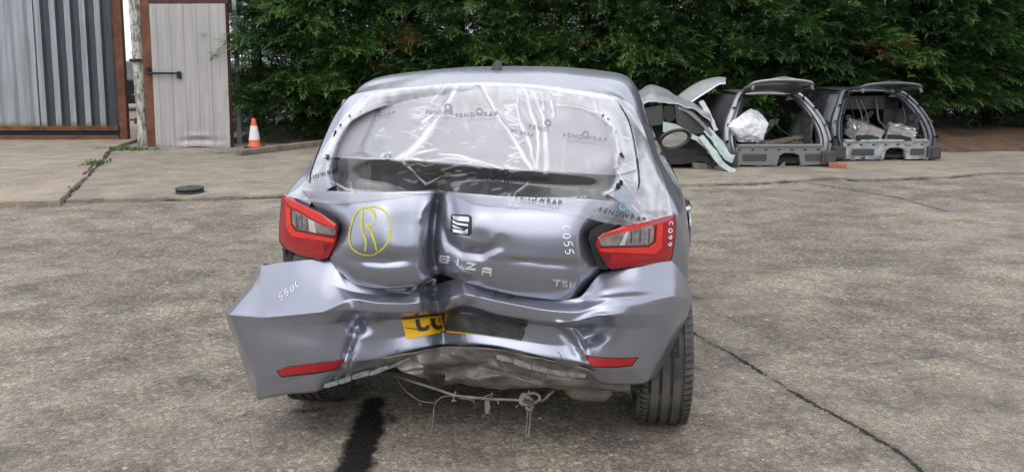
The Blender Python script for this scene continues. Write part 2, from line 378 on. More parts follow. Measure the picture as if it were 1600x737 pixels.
def slab(name, outline, z, mt, step=0.12, lip=0.012, seed=3):
    """cast slab with a broken, uneven edge: outline in metres, top at z, sides down into the ground"""
    pts = []; r = random.Random(seed); n = len(outline)
    for i in range(n):
        a, b = Vector(outline[i]), Vector(outline[(i + 1) % n]); k = max(1, int((b - a).length / step))
        for j in range(k):
            p = a + (b - a) * (j / k); pts.append((p.x + r.uniform(-lip, lip), p.y + r.uniform(-1, 1) * lip * 1.6))
    ins = []
    c = Vector((sum(p[0] for p in pts) / len(pts), sum(p[1] for p in pts) / len(pts)))
    for p in pts:
        d = (c - Vector(p)).normalized() * 0.018; ins.append((p[0] + d.x, p[1] + d.y))
    m = len(pts)
    v = [(x, y, z) for x, y in ins] + [(x, y, z - 0.010 - 0.006 * r.random()) for x, y in pts] + [(x, y, -0.05) for x, y in pts]
    f = [tuple(range(m))] + [(i, m + i, m + (i + 1) % m, (i + 1) % m) for i in range(m)] + [(m + i, 2 * m + i, 2 * m + (i + 1) % m, m + (i + 1) % m) for i in range(m)]
    o = MB().add(v, f).build(name, mt); return tag(o, kind='structure')
gpl = lambda L, z=0.0: [gp(a, b, z) for a, b in L]
slab('concrete_apron', gpl([(104, 313), (200, 311), (300, 309.5), (420, 306), (520, 303), (700, 299), (900, 293), (1060, 288), (1200, 284), (1303, 277), (1347, 280), (1481, 275), (1546, 269), (1640, 269), (1800, 266)], 0.03)
     + [(16, 15.5), (-6.9, 15.5), gp(176, 236, 0.03)], 0.045, M['concrete'], lip=.02)
slab('gateway_slab', gpl([(-260, 322), (0, 316), (92, 314), (134, 277), (165, 243), (174, 231)], 0.06) + [(-7.2, 16.2), (-14, 16.2)], 0.075, M['concrete_pale'], seed=5)
# packed dirt and painted step shadow in the joint between the two slabs and along the foot of the gate
def ribbon(name, pts, w, z, mt, seed=1, sub=10):
    r = random.Random(seed); P = catmull([(*p, 0) for p in pts], sub); v = []; n = len(P)
    for i, p in enumerate(P):
        t = P[min(i + 1, n - 1)] - P[max(i - 1, 0)]; t /= np.linalg.norm(t); nrm = np.array([-t[1], t[0], 0]); e = math.sin(math.pi * (i + .3) / n) ** .4
        a, b = w * e * r.uniform(.5, 1.2), w * e * r.uniform(.5, 1.2)
        v += [tuple(p - nrm * a + [0, 0, 0.004]), tuple(p + [r.uniform(-.01, .01), 0, z * r.uniform(.5, 1.1)]), tuple(p + nrm * b + [0, 0, 0.004])]
    f = [q for i in range(n - 1) for q in ((3*i, 3*i+1, 3*i+4, 3*i+3), (3*i+1, 3*i+2, 3*i+5, 3*i+4))]
    return tag(mesh(name, v, f, mt, smooth=True), kind='structure')
ribbon('joint_dirt_shade', [gp(96, 313), gp(134, 279), gp(168, 244), gp(178, 233)], 0.12, 0.085, M['soil_dark'], 2)
ribbon('kerb_dirt', [gp(-60, 319), gp(30, 318), gp(92, 316)], 0.05, 0.03, M['soil_dark'], 4)
ribbon('apron_dirt', gpl([(100, 316), (200, 314.5), (300, 313), (420, 309.5), (520, 306.5), (700, 302), (900, 296), (1060, 291), (1200, 287), (1303, 280), (1347, 283), (1481, 278), (1546, 272), (1640, 272)]), 0.05, 0.022, M['soil_dark'], 6, 24)
# bank of soil and dead needles under the hedge
nx, ny = 90, 14; v = []
for j in range(ny):
    for i in range(nx):
        x = -5.0 + 17.0 * i / (nx - 1); y0 = 12.75 - 0.25 * max(0, min(1, (x + 3) / 4)) - 0.75 * max(0, min(1, (x - 6.3) / .6)) + 0.35 * mnoise.noise(Vector((x * .8, 3, 0)))
        t = j / (ny - 1); y = y0 + 5.0 * t ** 1.4
        z = 0.02 + (0.0 if j == 0 else 0.03 + 0.22 * min(1, t * 2.5) * max(0.25, min(1, (x - 4) / 3)) + 0.05 * mnoise.noise(Vector((x * 2.3, y * 2.3, 0))))
        v.append((x, y, z))
tag(mesh('soil_bank', v, grid_faces(ny, nx), M['soil'], smooth=True), kind='structure')
# ================================================================== the smashed hatchback
car = empty('damaged_car', (CX, D, 0), -YAW, 'silver grey hatchback with crushed rear bumper and dented tailgate', 'car')

# ---- body shell: skewed sections from the tailgate gap to the nose (right half, mirrored)
def zlow(y):
    z = 0.24
    for c in (0.70, 3.17):
        if abs(y - c) < 0.35: z = max(z, 0.31 + math.sqrt(0.35 ** 2 - (y - c) ** 2))
    return z
SEC = [  # each: 11 points (x, y, z), sill -> roof centre
 [(.66,.46,.32),(.75,.44,.45),(.755,.36,.62),(.738,.27,.775),(.602,.215,.960),(.629,.27,1.056),(.602,.40,1.228),(.565,.44,1.308),(.505,.46,1.361),(.28,.44,1.392),(0,.435,1.400)],
 [(.74,.44,.45),(.80,.44,.52),(.823,.44,.64),(.805,.37,.80),(.752,.30,.950),(.700,.40,1.06),(.628,.55,1.232),(.585,.60,1.318),(.515,.62,1.377),(.28,.60,1.418),(0,.60,1.427)],
 [(.76,.55,.60),(.815,.55,.64),(.836,.55,.71),(.832,.52,.81),(.800,.48,.935),(.722,.56,1.06),(.658,.66,1.225),(.615,.72,1.333),(.545,.76,1.402),(.28,.76,1.440),(0,.76,1.447)],
 [(.77,.70,.665),(.82,.70,.69),(.842,.70,.74),(.842,.70,.82),(.822,.70,.930),(.742,.74,1.06),(.678,.84,1.22),(.635,.90,1.34),(.566,.95,1.414),(.28,.95,1.449),(0,.95,1.456)],
 [(.76,.90,.60),(.82,.90,.64),(.845,.90,.71),(.846,.92,.81),(.830,.92,.930),(.752,.98,1.06),(.686,1.05,1.22),(.640,1.10,1.342),(.567,1.14,1.418),(.28,1.14,1.452),(0,1.14,1.459)],
 [(.74,1.10,.24),(.80,1.10,.33),(.846,1.10,.56),(.846,1.14,.80),(.832,1.16,.930),(.758,1.20,1.06),(.690,1.25,1.22),(.643,1.30,1.345),(.567,1.33,1.420),(.28,1.35,1.454),(0,1.35,1.461)],
 [(.74,1.60,.22),(.80,1.60,.32),(.846,1.60,.55),(.844,1.60,.80),(.830,1.60,.930),(.758,1.62,1.06),(.690,1.65,1.22),(.640,1.66,1.345),(.562,1.66,1.418),(.28,1.68,1.452),(0,1.68,1.459)],
 [(.74,2.15,.22),(.80,2.15,.32),(.844,2.15,.55),(.840,2.15,.80),(.826,2.15,.930),(.755,2.15,1.06),(.682,2.15,1.22),(.625,2.15,1.335),(.545,2.12,1.395),(.27,2.08,1.425),(0,2.06,1.432)],
 [(.74,2.60,.22),(.80,2.60,.32),(.842,2.60,.55),(.836,2.60,.80),(.818,2.60,.925),(.752,2.60,1.02),(.690,2.57,1.12),(.640,2.54,1.20),(.575,2.52,1.245),(.29,2.47,1.27),(0,2.45,1.277)],
 [(.74,2.83,.24),(.80,2.83,.33),(.838,2.83,.55),(.832,2.84,.78),(.808,2.85,.895),(.755,2.88,.945),(.71,2.92,.965),(.665,2.95,.975),(.60,2.98,.985),(.30,3.04,.998),(0,3.06,1.002)],
 [(.76,3.0,.615),(.81,3.0,.64),(.834,3.0,.69),(.826,3.05,.78),(.795,3.08,.86),(.745,3.1,.895),(.70,3.15,.915),(.65,3.18,.927),(.585,3.2,.937),(.30,3.25,.955),(0,3.25,.96)],
 [(.76,3.34,.615),(.80,3.34,.63),(.82,3.36,.67),(.808,3.4,.74),(.765,3.42,.805),(.715,3.44,.835),(.67,3.46,.855),(.62,3.48,.867),(.56,3.5,.877),(.28,3.55,.895),(0,3.56,.90)],
 [(.72,3.55,.26),(.77,3.55,.36),(.785,3.6,.54),(.765,3.68,.67),(.71,3.74,.735),(.66,3.78,.76),(.61,3.8,.775),(.56,3.82,.785),(.50,3.84,.79),(.25,3.9,.80),(0,3.91,.803)],
 [(.56,3.80,.24),(.60,3.84,.34),(.62,3.88,.48),(.60,3.92,.60),(.555,3.95,.655),(.515,3.965,.675),(.47,3.975,.685),(.43,3.98,.69),(.38,3.99,.695),(.20,4.03,.70),(0,4.04,.702)],
 [(.20,3.95,.24),(.21,3.98,.34),(.22,4.0,.46),(.21,4.02,.55),(.2,4.03,.58),(.18,4.035,.59),(.16,4.04,.60),(.14,4.042,.605),(.12,4.045,.61),(.06,4.05,.615),(0,4.05,.618)],
]
SEC = np.array(SEC); SUB_S, SUB_P = 5, 5
G = catmull(SEC, SUB_S)                                   # along the car
G = np.swapaxes(catmull(np.swapaxes(G, 0, 1), SUB_P), 0, 1)   # round the section
NS, NP = G.shape[:2]
SHELL = {}
def put(key, quad):
    SHELL.setdefault(key, []).append(quad)
for s in range(NS - 1):
    for p in range(NP - 1):
        a, b = (s + .5) / SUB_S, (p + .5) / SUB_P
        q = [G[s, p], G[s, p + 1], G[s + 1, p + 1], G[s + 1, p]]
        key = 'body_shell'
        if 4.25 < b < 6.9 and (2.9 < a < 5.5 or 5.7 < a < 8.0) and not (a < 3.4 and b < 5.0): key = 'side_window'
        elif b < 4.2 and 5.2 < a < 8.6 and b > 0.6: key = 'door'
        elif b > 7.7 and 7.0 < a < 9.0: key = 'windscreen'
        elif b > 6.4 and 9.0 < a < 12.2: key = 'bonnet'
        if key in ('side_window', 'door'): put((key, 'R'), q); put((key, 'L'), [(-x, y, z) for x, y, z in reversed(q)])
        else: put((key, 0), q); put((key, 0), [(-x, y, z) for x, y, z in reversed(q)])
def weld(name, quads, mt, parent=None, smooth=True, autosmooth=None, dist=1e-4):
    bm = bmesh.new()
    for q in quads: bm.faces.new([bm.verts.new(tuple(map(float, p))) for p in q])
    bmesh.ops.remove_doubles(bm, verts=bm.verts[:], dist=dist)
    bmesh.ops.recalc_face_normals(bm, faces=bm.faces[:])
    me = bpy.data.meshes.new(name); bm.to_mesh(me); bm.free()
    return link(name, me, mt, parent, smooth, autosmooth)
shell_objs = {}
for (key, side), quads in SHELL.items():
    o = weld(key, quads, M['glass_dark'] if key in ('side_window', 'windscreen') else M['paint'], car)
    shell_objs[(key, side)] = o
body = shell_objs[('body_shell', 0)]

# ---- tailgate: frame round the window opening (film lies over it) and the dented lower panel
def ringpts(L): return catmull(np.array([U(*p) for p in L]), 6)
def mirror_pts(L): return [(-x, y, z) for x, y, z in L]
# outer loop on the right follows the shell's first section (points 4..10), inner loop is the window opening
outR = [np.array(SEC[0][i]) + np.array([-.006, -.004, 0]) for i in (4, 5, 6, 7, 8, 9, 10)]
inR = [U(948, 303, .185), U(962, 280, .235), U(963, 235, .32), U(948, 196, .385), U(905, 172, .425), U(850, 162, .433), U(782, 158, .435)]
outR = catmull(np.array(outR), 6); inR = catmull(np.array(inR), 6)
quads = []
for side in (1, -1):
    for i in range(len(outR) - 1):
        rows = []
        for j in range(5):
            t = j / 4; bulge = np.array([0, -.005 * math.sin(math.pi * t), .002 * math.sin(math.pi * t)])
            rows.append([outR[i] * (1 - t) + inR[i] * t + bulge, outR[i + 1] * (1 - t) + inR[i + 1] * t + bulge])
        rows.append([inR[i] + np.array([0, .05, 0]), inR[i + 1] + np.array([0, .05, 0])])
        for j in range(5):
            q = [rows[j][0], rows[j][1], rows[j + 1][1], rows[j + 1][0]]
            quads.append(q if side > 0 else [(-x, y, z) for x, y, z in reversed(q)])
tailgate = weld('tailgate', quads, M['paint'], car)

def pxgrid(rows, deps, sub_r, sub_c, field=None, kr=.42, kc=.42):
    """rows of (px,py) control points + depth per point -> dense grid of car points, with pixel arrays kept"""
    A = np.concatenate([np.array(rows, float), np.array(deps, float)[..., None]], -1)
    A = catmull(A, sub_r, kr); A = np.swapaxes(catmull(np.swapaxes(A, 0, 1), sub_c, kc), 0, 1)
    px, py, dp = A[..., 0], A[..., 1], A[..., 2].copy()
    if field is not None: dp = dp + field(px, py)
    P = np.array([[U(px[i, j], py[i, j], dp[i, j]) for j in range(px.shape[1])] for i in range(px.shape[0])])
    return P, px, py, dp
def gridmesh(name, P, mt, parent, smooth=True, thick=0.0, autosmooth=None):
    nr, nc = P.shape[:2]
    o = mesh(name, P.reshape(-1, 3), grid_faces(nr, nc), mt, parent, smooth, autosmooth)
    bm = bmesh.new(); bm.from_mesh(o.data); bmesh.ops.recalc_face_normals(bm, faces=bm.faces[:])
    if np.mean([f.normal.y for f in bm.faces]) > 0: bmesh.ops.reverse_faces(bm, faces=bm.faces[:])
    bm.to_mesh(o.data); bm.free()
    return o
# control rows of the lower tailgate panel: window sill -> bottom edge -> return
TX = [
 [(472,297),(545,299),(600,300),(650,299),(676,297),(686,296),(700,300),(740,303),(800,307),(860,309),(915,310),(985,318)],
 [(500,331),(548,330),(600,330),(648,330),(671,330),(681,330),(694,330),(740,332),(800,335),(860,336),(910,336),(952,345)],
 [(530,357),(552,360),(600,360),(646,360),(668,360),(678,360),(692,360),(740,362),(800,365),(860,366),(903,366),(918,368)],
 [(523,384),(550,388),(600,391),(646,392),(666,392),(676,392),(692,392),(740,396),(800,400),(860,402),(902,402),(926,396)],
 [(516,405),(548,417),(600,424),(648,423),(668,419),(680,417),(698,417),(740,426),(800,433),(860,439),(902,438),(937,421)],
 [(531,427),(556,442),(604,449),(652,444),(672,434),(686,428),(703,431),(740,444),(800,459),(858,466),(893,466),(914,453)],
 [(533,429),(557,444),(604,451),(652,446),(672,436),(686,430),(703,433),(740,446),(800,461),(858,468),(893,468),(916,455)]]
rowd = [.140, .088, .060, .047, .052, .074, .125]
cold = [.10, .03, .008, .032, .082, .148, .075, .015, .0, .008, .03, .10]
TD = [[rowd[r] + cold[c] * (0.75 if r == 0 else 1.0) for c in range(12)] for r in range(7)]
def tfield(px, py):
    d = -.030 * gauss(px, py, 738, 345, 46, 42)
    # dark crescent pressed in under the badge
    s, al = seg_dist(px, py, [(688, 318), (690, 350), (700, 378), (722, 394), (752, 397), (776, 384), (786, 366)])
    d = d + .015 * np.exp(-(s / 8.5) ** 2) * np.clip(np.minimum(al, 1 - al) * 5, 0, 1)
    s, al = seg_dist(px, py, [(770, 396), (800, 405), (860, 412), (905, 415)])      # character line
    below = np.clip((py - 404) / 4, -1, 1)
    d = d + .004 * np.exp(-(s / 10) ** 2) * below
    d = d + .020 * gauss(px, py, 640, 345, 30, 38, 15) - .005 * gauss(px, py, 590, 330, 30, 24) + .012 * gauss(px, py, 600, 405, 50, 10)
    d = d - .010 * gauss(px, py, 715, 425, 22, 10) + .010 * gauss(px, py, 655, 410, 20, 26) + .012 * gauss(px, py, 705, 322, 9, 26, -15)
    d = d + .022 * vee(px, py, [(687, 296), (681, 330), (678, 362), (677, 395), (683, 428)], 7, 9) + .008 * vee(px, py, [(688, 318), (691, 352), (702, 380), (724, 393), (754, 396), (778, 384)], 5)
    d = d - .007 * vee(px, py, [(692, 300), (700, 318), (698, 345)], 4) - .006 * vee(px, py, [(700, 352), (722, 372), (760, 380), (782, 364)], 6) - .008 * vee(px, py, [(686, 300), (672, 312), (660, 330), (655, 352)], 5)
    d = d + .006 * vee(px, py, [(640, 405), (600, 412), (560, 408)], 6) - .007 * vee(px, py, [(704, 404), (722, 424), (738, 430)], 4) + .006 * vee(px, py, [(660, 384), (668, 410), (676, 426)], 4) - .005 * vee(px, py, [(700, 392), (690, 398), (682, 397)], 3)
    d = d + .005 * vee(px, py, [(770, 396), (800, 405), (860, 412), (905, 415)], 5)
    d = d - .012 * gauss(px, py, 672, 318, 12, 18) + 0.0022 * np.sin(px * .11 + py * .05) * gauss(px, py, 680, 360, 60, 60)
    return d
P, tpx, tpy, tdp = pxgrid(TX, TD, 14, 16, tfield)
tpanel = gridmesh('lower_panel', P, M['paint'], tailgate)
tpanel['label'] = 'dented lower tailgate panel folded by a vertical crease'

# ---- bumper: torn loose on the left, caved in at the middle
BX = [  # rows: top edge, shoulder, ledge edge, ledge foot, recess, middle, low, bottom edge; 19 columns left -> right
 [(404,417),(406,416.5),(409,416),(455,409),(512,404),(540,436),(585,450),(635,449),(664,442),(681,444),(722,436),(780,455),(850,468),(905,465),(938,429),(1000,417),(1050,409),(1079,450),(1077,452)],
 [(385,448),(394,447),(410,447),(455,445),(503,440),(548,455),(590,461),(638,460),(666,456),(682,457),(724,444),(780,461),(850,473),(905,473),(945,446),(1000,441),(1052,436),(1079,459),(1077,460)],
 [(358,483),(378,484),(411,488),(455,484),(503,478),(550,467),(592,473),(640,474),(668,471),(683,471),(726,460),(780,471),(850,484),(905,487),(950,469),(1002,470),(1053,463),(1079,469),(1077,470)],
 [(352,491),(376,492),(412,496),(457,492),(505,487),(549,484),(592,488),(640,489),(668,487),(686,488),(726,476),(780,491),(850,502),(905,503),(952,491),(1002,492),(1051,486),(1077,481),(1075,482)],
 [(358,510),(380,510),(410,512),(457,510),(505,508),(549,501),(592,499),(640,497),(670,494),(690,492),(726,487),(780,497),(850,508),(903,511),(950,511),(1000,513),(1048,506),(1072,498),(1070,499)],
 [(370,540),(386,540),(407,542),(453,545),(502,541),(541,536),(588,530),(640,524),(672,521),(694,520),(728,519),(780,527),(850,537),(908,540),(946,545),(1000,545),(1042,536),(1061,524),(1059,525)],
 [(385,585),(394,585),(402,586),(450,586),(499,577),(539,565),(588,560),(640,547),(672,540),(694,537),(730,536),(782,541),(850,557),(912,566),(945,575),(1000,576),(1032,563),(1047,556),(1045,557)],
 [(397,617),(399,620),(402,621),(447,613),(491,609),(520,594),(588,577),(640,557),(672,549),(694,546),(732,544),(786,551),(850,568),(915,582),(945,597),(1002,597),(1024,586),(1033,580),(1031,581)]]
for _r in range(1, 8): BX[_r][1] = (BX[_r][0][0] + 9, BX[_r][0][1] + 1.0)
bcol = [.30, .205, .17, .115, .075, .06, .065, .095, .135, .20, .075, .055, .035, .025, .03, .085, .20, .36, .46]
brow = [.060, .042, .0, .004, .080, .072, .055, .105]
outer = [.004, .004, 0, .0, .004, .008, .016, .035]
wgt = [0, 0, 0, 0, .15, .7, 1, 1, 1, 1, 1, 1, 1, .9, .45, .15, 0, 0, 0]
BD = [[bcol[c] + wgt[c] * brow[r] + (1 - wgt[c]) * outer[r] for c in range(19)] for r in range(8)]
for r, e in ((0, .12), (1, .07), (2, .012), (3, .0)):            # rolled upper shoulder of the loose corner
    for c in range(0, 6): BD[r][c] += e * (.8 if c < 5 else .4)
for r, e in ((0, .085), (1, .045)):
    for c in (14, 15, 16): BD[r][c] += e * .8
def bfield(px, py):
    d = .050 * gauss(px, py, 925, 520, 22, 17, -25) - .022 * gauss(px, py, 938, 495, 26, 7, -12) - .018 * gauss(px, py, 966, 505, 10, 20, 25)
    d = d + .020 * gauss(px, py, 950, 468, 60, 8, -5) - .008 * gauss(px, py, 1000, 452, 45, 12)
    s, al = seg_dist(px, py, [(872, 505), (895, 520), (908, 540), (914, 556)])          # sharp fold above the right reflector
    d = d - .014 * np.exp(-(s / 5) ** 2) + .016 * np.exp(-((s - 0) / 14) ** 2) * np.clip((px - 860) / 60, 0, 1)
    s, al = seg_dist(px, py, [(565, 500), (556, 520), (545, 545), (538, 566)])          # fold above the left reflector
    d = d + .016 * np.exp(-(s / 7) ** 2) + .030 * gauss(px, py, 560, 508, 20, 12)
    # crumples in the middle
    d = d - .030 * gauss(px, py, 706, 468, 13, 17) + .018 * gauss(px, py, 726, 478, 5, 16) - .020 * gauss(px, py, 736, 462, 9, 12)
    d = d + .012 * gauss(px, py, 664, 470, 8, 26) - .012 * gauss(px, py, 650, 458, 14, 10) + .014 * gauss(px, py, 620, 455, 20, 6)
    d = d + .006 * np.sin(px * .16) * gauss(px, py, 690, 470, 50, 30)
    d = d + 0.0204 * vee(px, py, [(680, 440), (683, 462), (686, 486), (692, 512), (694, 546)], 6, 9) - 0.0122 * vee(px, py, [(722, 437), (725, 455), (727, 482), (724, 494)], 4) + 0.0082 * vee(px, py, [(734, 444), (736, 462), (736, 482)], 4)
    d = d - 0.0068 * vee(px, py, [(700, 440), (704, 462), (706, 484)], 4) + 0.0068 * vee(px, py, [(664, 446), (668, 470), (676, 490)], 4) - 0.0054 * vee(px, py, [(650, 452), (660, 474)], 4)
    d = d + 0.0150 * vee(px, py, [(566, 492), (554, 508), (548, 535), (538, 566)], 6) - 0.0109 * vee(px, py, [(545, 470), (552, 488), (572, 500), (610, 498)], 5) - 0.0068 * vee(px, py, [(412, 496), (457, 492), (505, 487), (545, 470)], 4, 20)
    d = d - 0.0109 * vee(px, py, [(874, 504), (905, 501), (935, 491), (958, 493), (966, 510), (956, 530), (936, 542)], 5) - 0.0136 * vee(px, py, [(884, 502), (902, 526), (914, 553)], 3.5) + 0.0109 * vee(px, py, [(872, 510), (892, 534), (904, 560)], 5)
    # soft shallow ripples so that no panel is perfectly even
    d = d - .012 * gauss(px, py, 450, 450, 40, 40) - .010 * gauss(px, py, 455, 545, 45, 35) + .006 * vee(px, py, [(430, 600), (470, 590), (520, 578)], 5) + .0022 * np.sin(px * .043 + 1.3) * np.sin(py * .07 + .6) + .010 * gauss(px, py, 470, 520, 60, 20, 10)
    return d
P, bpx, bpy_, bdp = pxgrid(BX, BD, 14, 13, bfield, .15, .34)
Pr = P.copy()
_rj = np.random.default_rng(3); _j = np.convolve(_rj.normal(0, 1, Pr.shape[1]), [.25, .5, .25], 'same') + (_rj.random(Pr.shape[1]) < .06) * 2.2      # jagged broken lower edge
_win = np.clip((bpx[-1] - 500) / 25, 0, 1) * np.clip((935 - bpx[-1]) / 25, 0, 1)
for _k in range(6): Pr[-1 - _k, :, 2] += .0042 * _j * _win * (1 - _k / 6) ** 1.5; Pr[-1 - _k, :, 1] += .004 * np.roll(_j, 3) * _win * (1 - _k / 6)
edge = np.concatenate([Pr[-1:] + np.array([0, .020, -.016]), Pr[-1:] + np.array([0, .07, -.012])])     # returned bottom lip
top = np.concatenate([Pr[:1] + np.array([0, .06, -.012]), Pr[:1] + np.array([0, .010, .001])])
Pb = np.concatenate([top, Pr, edge])
lft = Pb[:, :1] + np.array([.006, .03, 0]); Pb = np.concatenate([lft, Pb], 1)
bumper = gridmesh('rear_bumper', Pb, M['paint'], car)
bumper['label'] = 'crushed rear bumper hanging loose at one corner'
sol = bumper.modifiers.new('wall', 'SOLIDIFY'); sol.thickness = 0.004; sol.offset = -1

# ---- surface lookup: a photo pixel to the place on the car's skin that it shows
def bvh_of(objs):
    v, f = [], []
    for o in objs:
        n = len(v); v += [q.co.copy() for q in o.data.vertices]; f += [[i + n for i in p.vertices] for p in o.data.polygons]
    return BVHTree.FromPolygons(v, f)
SKIN = bvh_of([body, tailgate, tpanel, bumper])
def hit(px, py, tree=None, off=0.0015, fall=0.2):
    d = Vector(locdir(px, py)); o = Vector(ORG)
    loc, nrm, i, dist = (tree or SKIN).ray_cast(o, d.normalized())
    if loc is None: return Vector(U(px, py, fall))
    if nrm.dot(d) > 0: nrm = -nrm
    return loc + nrm * off
def in_poly(x, y, poly):
    c = False; n = len(poly); j = n - 1
    for i in range(n):
        xi, yi = poly[i]; xj, yj = poly[j]
        if (yi > y) != (yj > y) and x < (xj - xi) * (y - yi) / (yj - yi) + xi: c = not c
        j = i
    return c
def patch(name, poly, mt, parent, surf, step=4.0, thick=0.006, off=0.0, smooth=True, dome=0.0):
    """solid piece with the outline poly (photo pixels) lying on surf(px,py) -> car point"""
    out = []; n = len(poly)
    for i in range(n):
        a, b = poly[i], poly[(i + 1) % n]; k = max(1, int(math.dist(a, b) / step))
        out += [(a[0] + (b[0] - a[0]) * j / k, a[1] + (b[1] - a[1]) * j / k) for j in range(k)]
    xs = [p[0] for p in out]; ys = [p[1] for p in out]; inn = []
    y = min(ys) + step / 2
    while y < max(ys):
        x = min(xs) + step / 2
        while x < max(xs):
            if in_poly(x, y, out) and min(math.dist((x, y), q) for q in out) > step * .55: inn.append((x, y))
            x += step
        y += step
    pts = [Vector(p) for p in out + inn]
    vv, _, ff, _, _, _ = delaunay_2d_cdt(pts, [(i, (i + 1) % len(out)) for i in range(len(out))], [], 1, 1e-6)
    cam_l = Vector(ORG); top = []; nb = len(out)
    for q in vv:
        s = Vector(surf(q.x, q.y)); e = min(math.dist(q, w) for w in out)
        top.append(s + (cam_l - s).normalized() * (off + dome * min(1, e / 8.0)))
    back = [p + Vector((0, thick, 0)) for p in top]; m = len(top); f = [tuple(t) for t in ff] + [tuple(i + m for i in t)[::-1] for t in ff]
    cnt = {}
    for t in ff:
        for i in range(len(t)):
            e = (t[i], t[(i + 1) % len(t)]); cnt[tuple(sorted(e))] = cnt.get(tuple(sorted(e)), 0) + 1
    for e, k in cnt.items():
        if k == 1: f.append((e[0], e[1], e[1] + m, e[0] + m))
    return MB().add(top + back, f).build(name, mt, parent, smooth, 35)
def stroke(mb, pts, w, surf, sub=6, taper=True, lift=0.0012):
    """flat painted or written line of width w pixels laid on a surface"""
    P = catmull([(*p, 0) for p in pts], sub) if len(pts) > 2 else np.array([(*pts[0], 0), (*[(a + b) / 2 for a, b in zip(pts[0], pts[1])], 0), (*pts[1], 0)])
    n = len(P); v = []
    for i, p in enumerate(P):
        t = P[min(i + 1, n - 1)] - P[max(i - 1, 0)]; t = t / (np.linalg.norm(t) + 1e-9); nn = np.array([-t[1], t[0], 0])
        ww = w * (0.55 + 0.45 * math.sin(math.pi * (i + .5) / n)) if taper else w
        for s in (-.5, .5):
            q = p + nn * ww * s; v.append(tuple(surf(q[0], q[1])))
    mb.add(v, [(2*i, 2*i+1, 2*i+3, 2*i+2) for i in range(n - 1)])
_fonts = {}
def text_px(body, size=1.0, spacing=1.0, bold=0.0):
    """outline font text as flat 2-D triangles, left bottom at 0,0"""
    cu = bpy.data.curves.new('t', 'FONT'); cu.body = body; cu.size = size; cu.space_character = spacing; cu.resolution_u = 3; cu.offset = bold
    o = bpy.data.objects.new('t', cu); COL.objects.link(o); bpy.context.view_layer.update()
    me = bpy.data.meshes.new_from_object(o.evaluated_get(bpy.context.evaluated_depsgraph_get()))
    v = np.array([(q.co.x, q.co.y) for q in me.vertices]); f = [tuple(p.vertices) for p in me.polygons]
    bpy.data.objects.remove(o); bpy.data.curves.remove(cu); bpy.data.meshes.remove(me)
    return v, f
def lettering(name, body, x0, y0, x1, y1, h, mt, parent, surf, spacing=1.0, bold=0.0, solid=0.0):
    """text running from pixel x0,y0 to x1,y1 (base line), letters h pixels tall, laid on surf"""
    v, f = text_px(body, 1.0, spacing, bold); w = v[:, 0].max() - v[:, 0].min(); v = v - [v[:, 0].min(), v[:, 1].min()]; hh = v[:, 1].max()
    d = np.array([x1 - x0, y1 - y0]); L = np.linalg.norm(d); d = d / L; up = np.array([d[1], -d[0]])
    q = np.array([x0, y0]) + v[:, :1] / w * L * d + v[:, 1:] / hh * h * up
    P = [Vector(surf(a, b)) for a, b in q]
    if solid:
        n = len(P); cl = Vector(ORG); front = [p + (cl - p).normalized() * solid for p in P]; edges = {}
        for t in f:
            for i in range(len(t)):
                e = (t[i], t[(i + 1) % len(t)]); k = tuple(sorted(e)); edges.setdefault(k, []).append(e)
        f2 = list(f) + [(e[0][0] + n, e[0][1] + n, e[0][1], e[0][0]) for e in edges.values() if len(e) == 1]
        return MB().add(front + P, f2).build(name, mt, parent)
    return mesh(name, P, f, mt, parent)

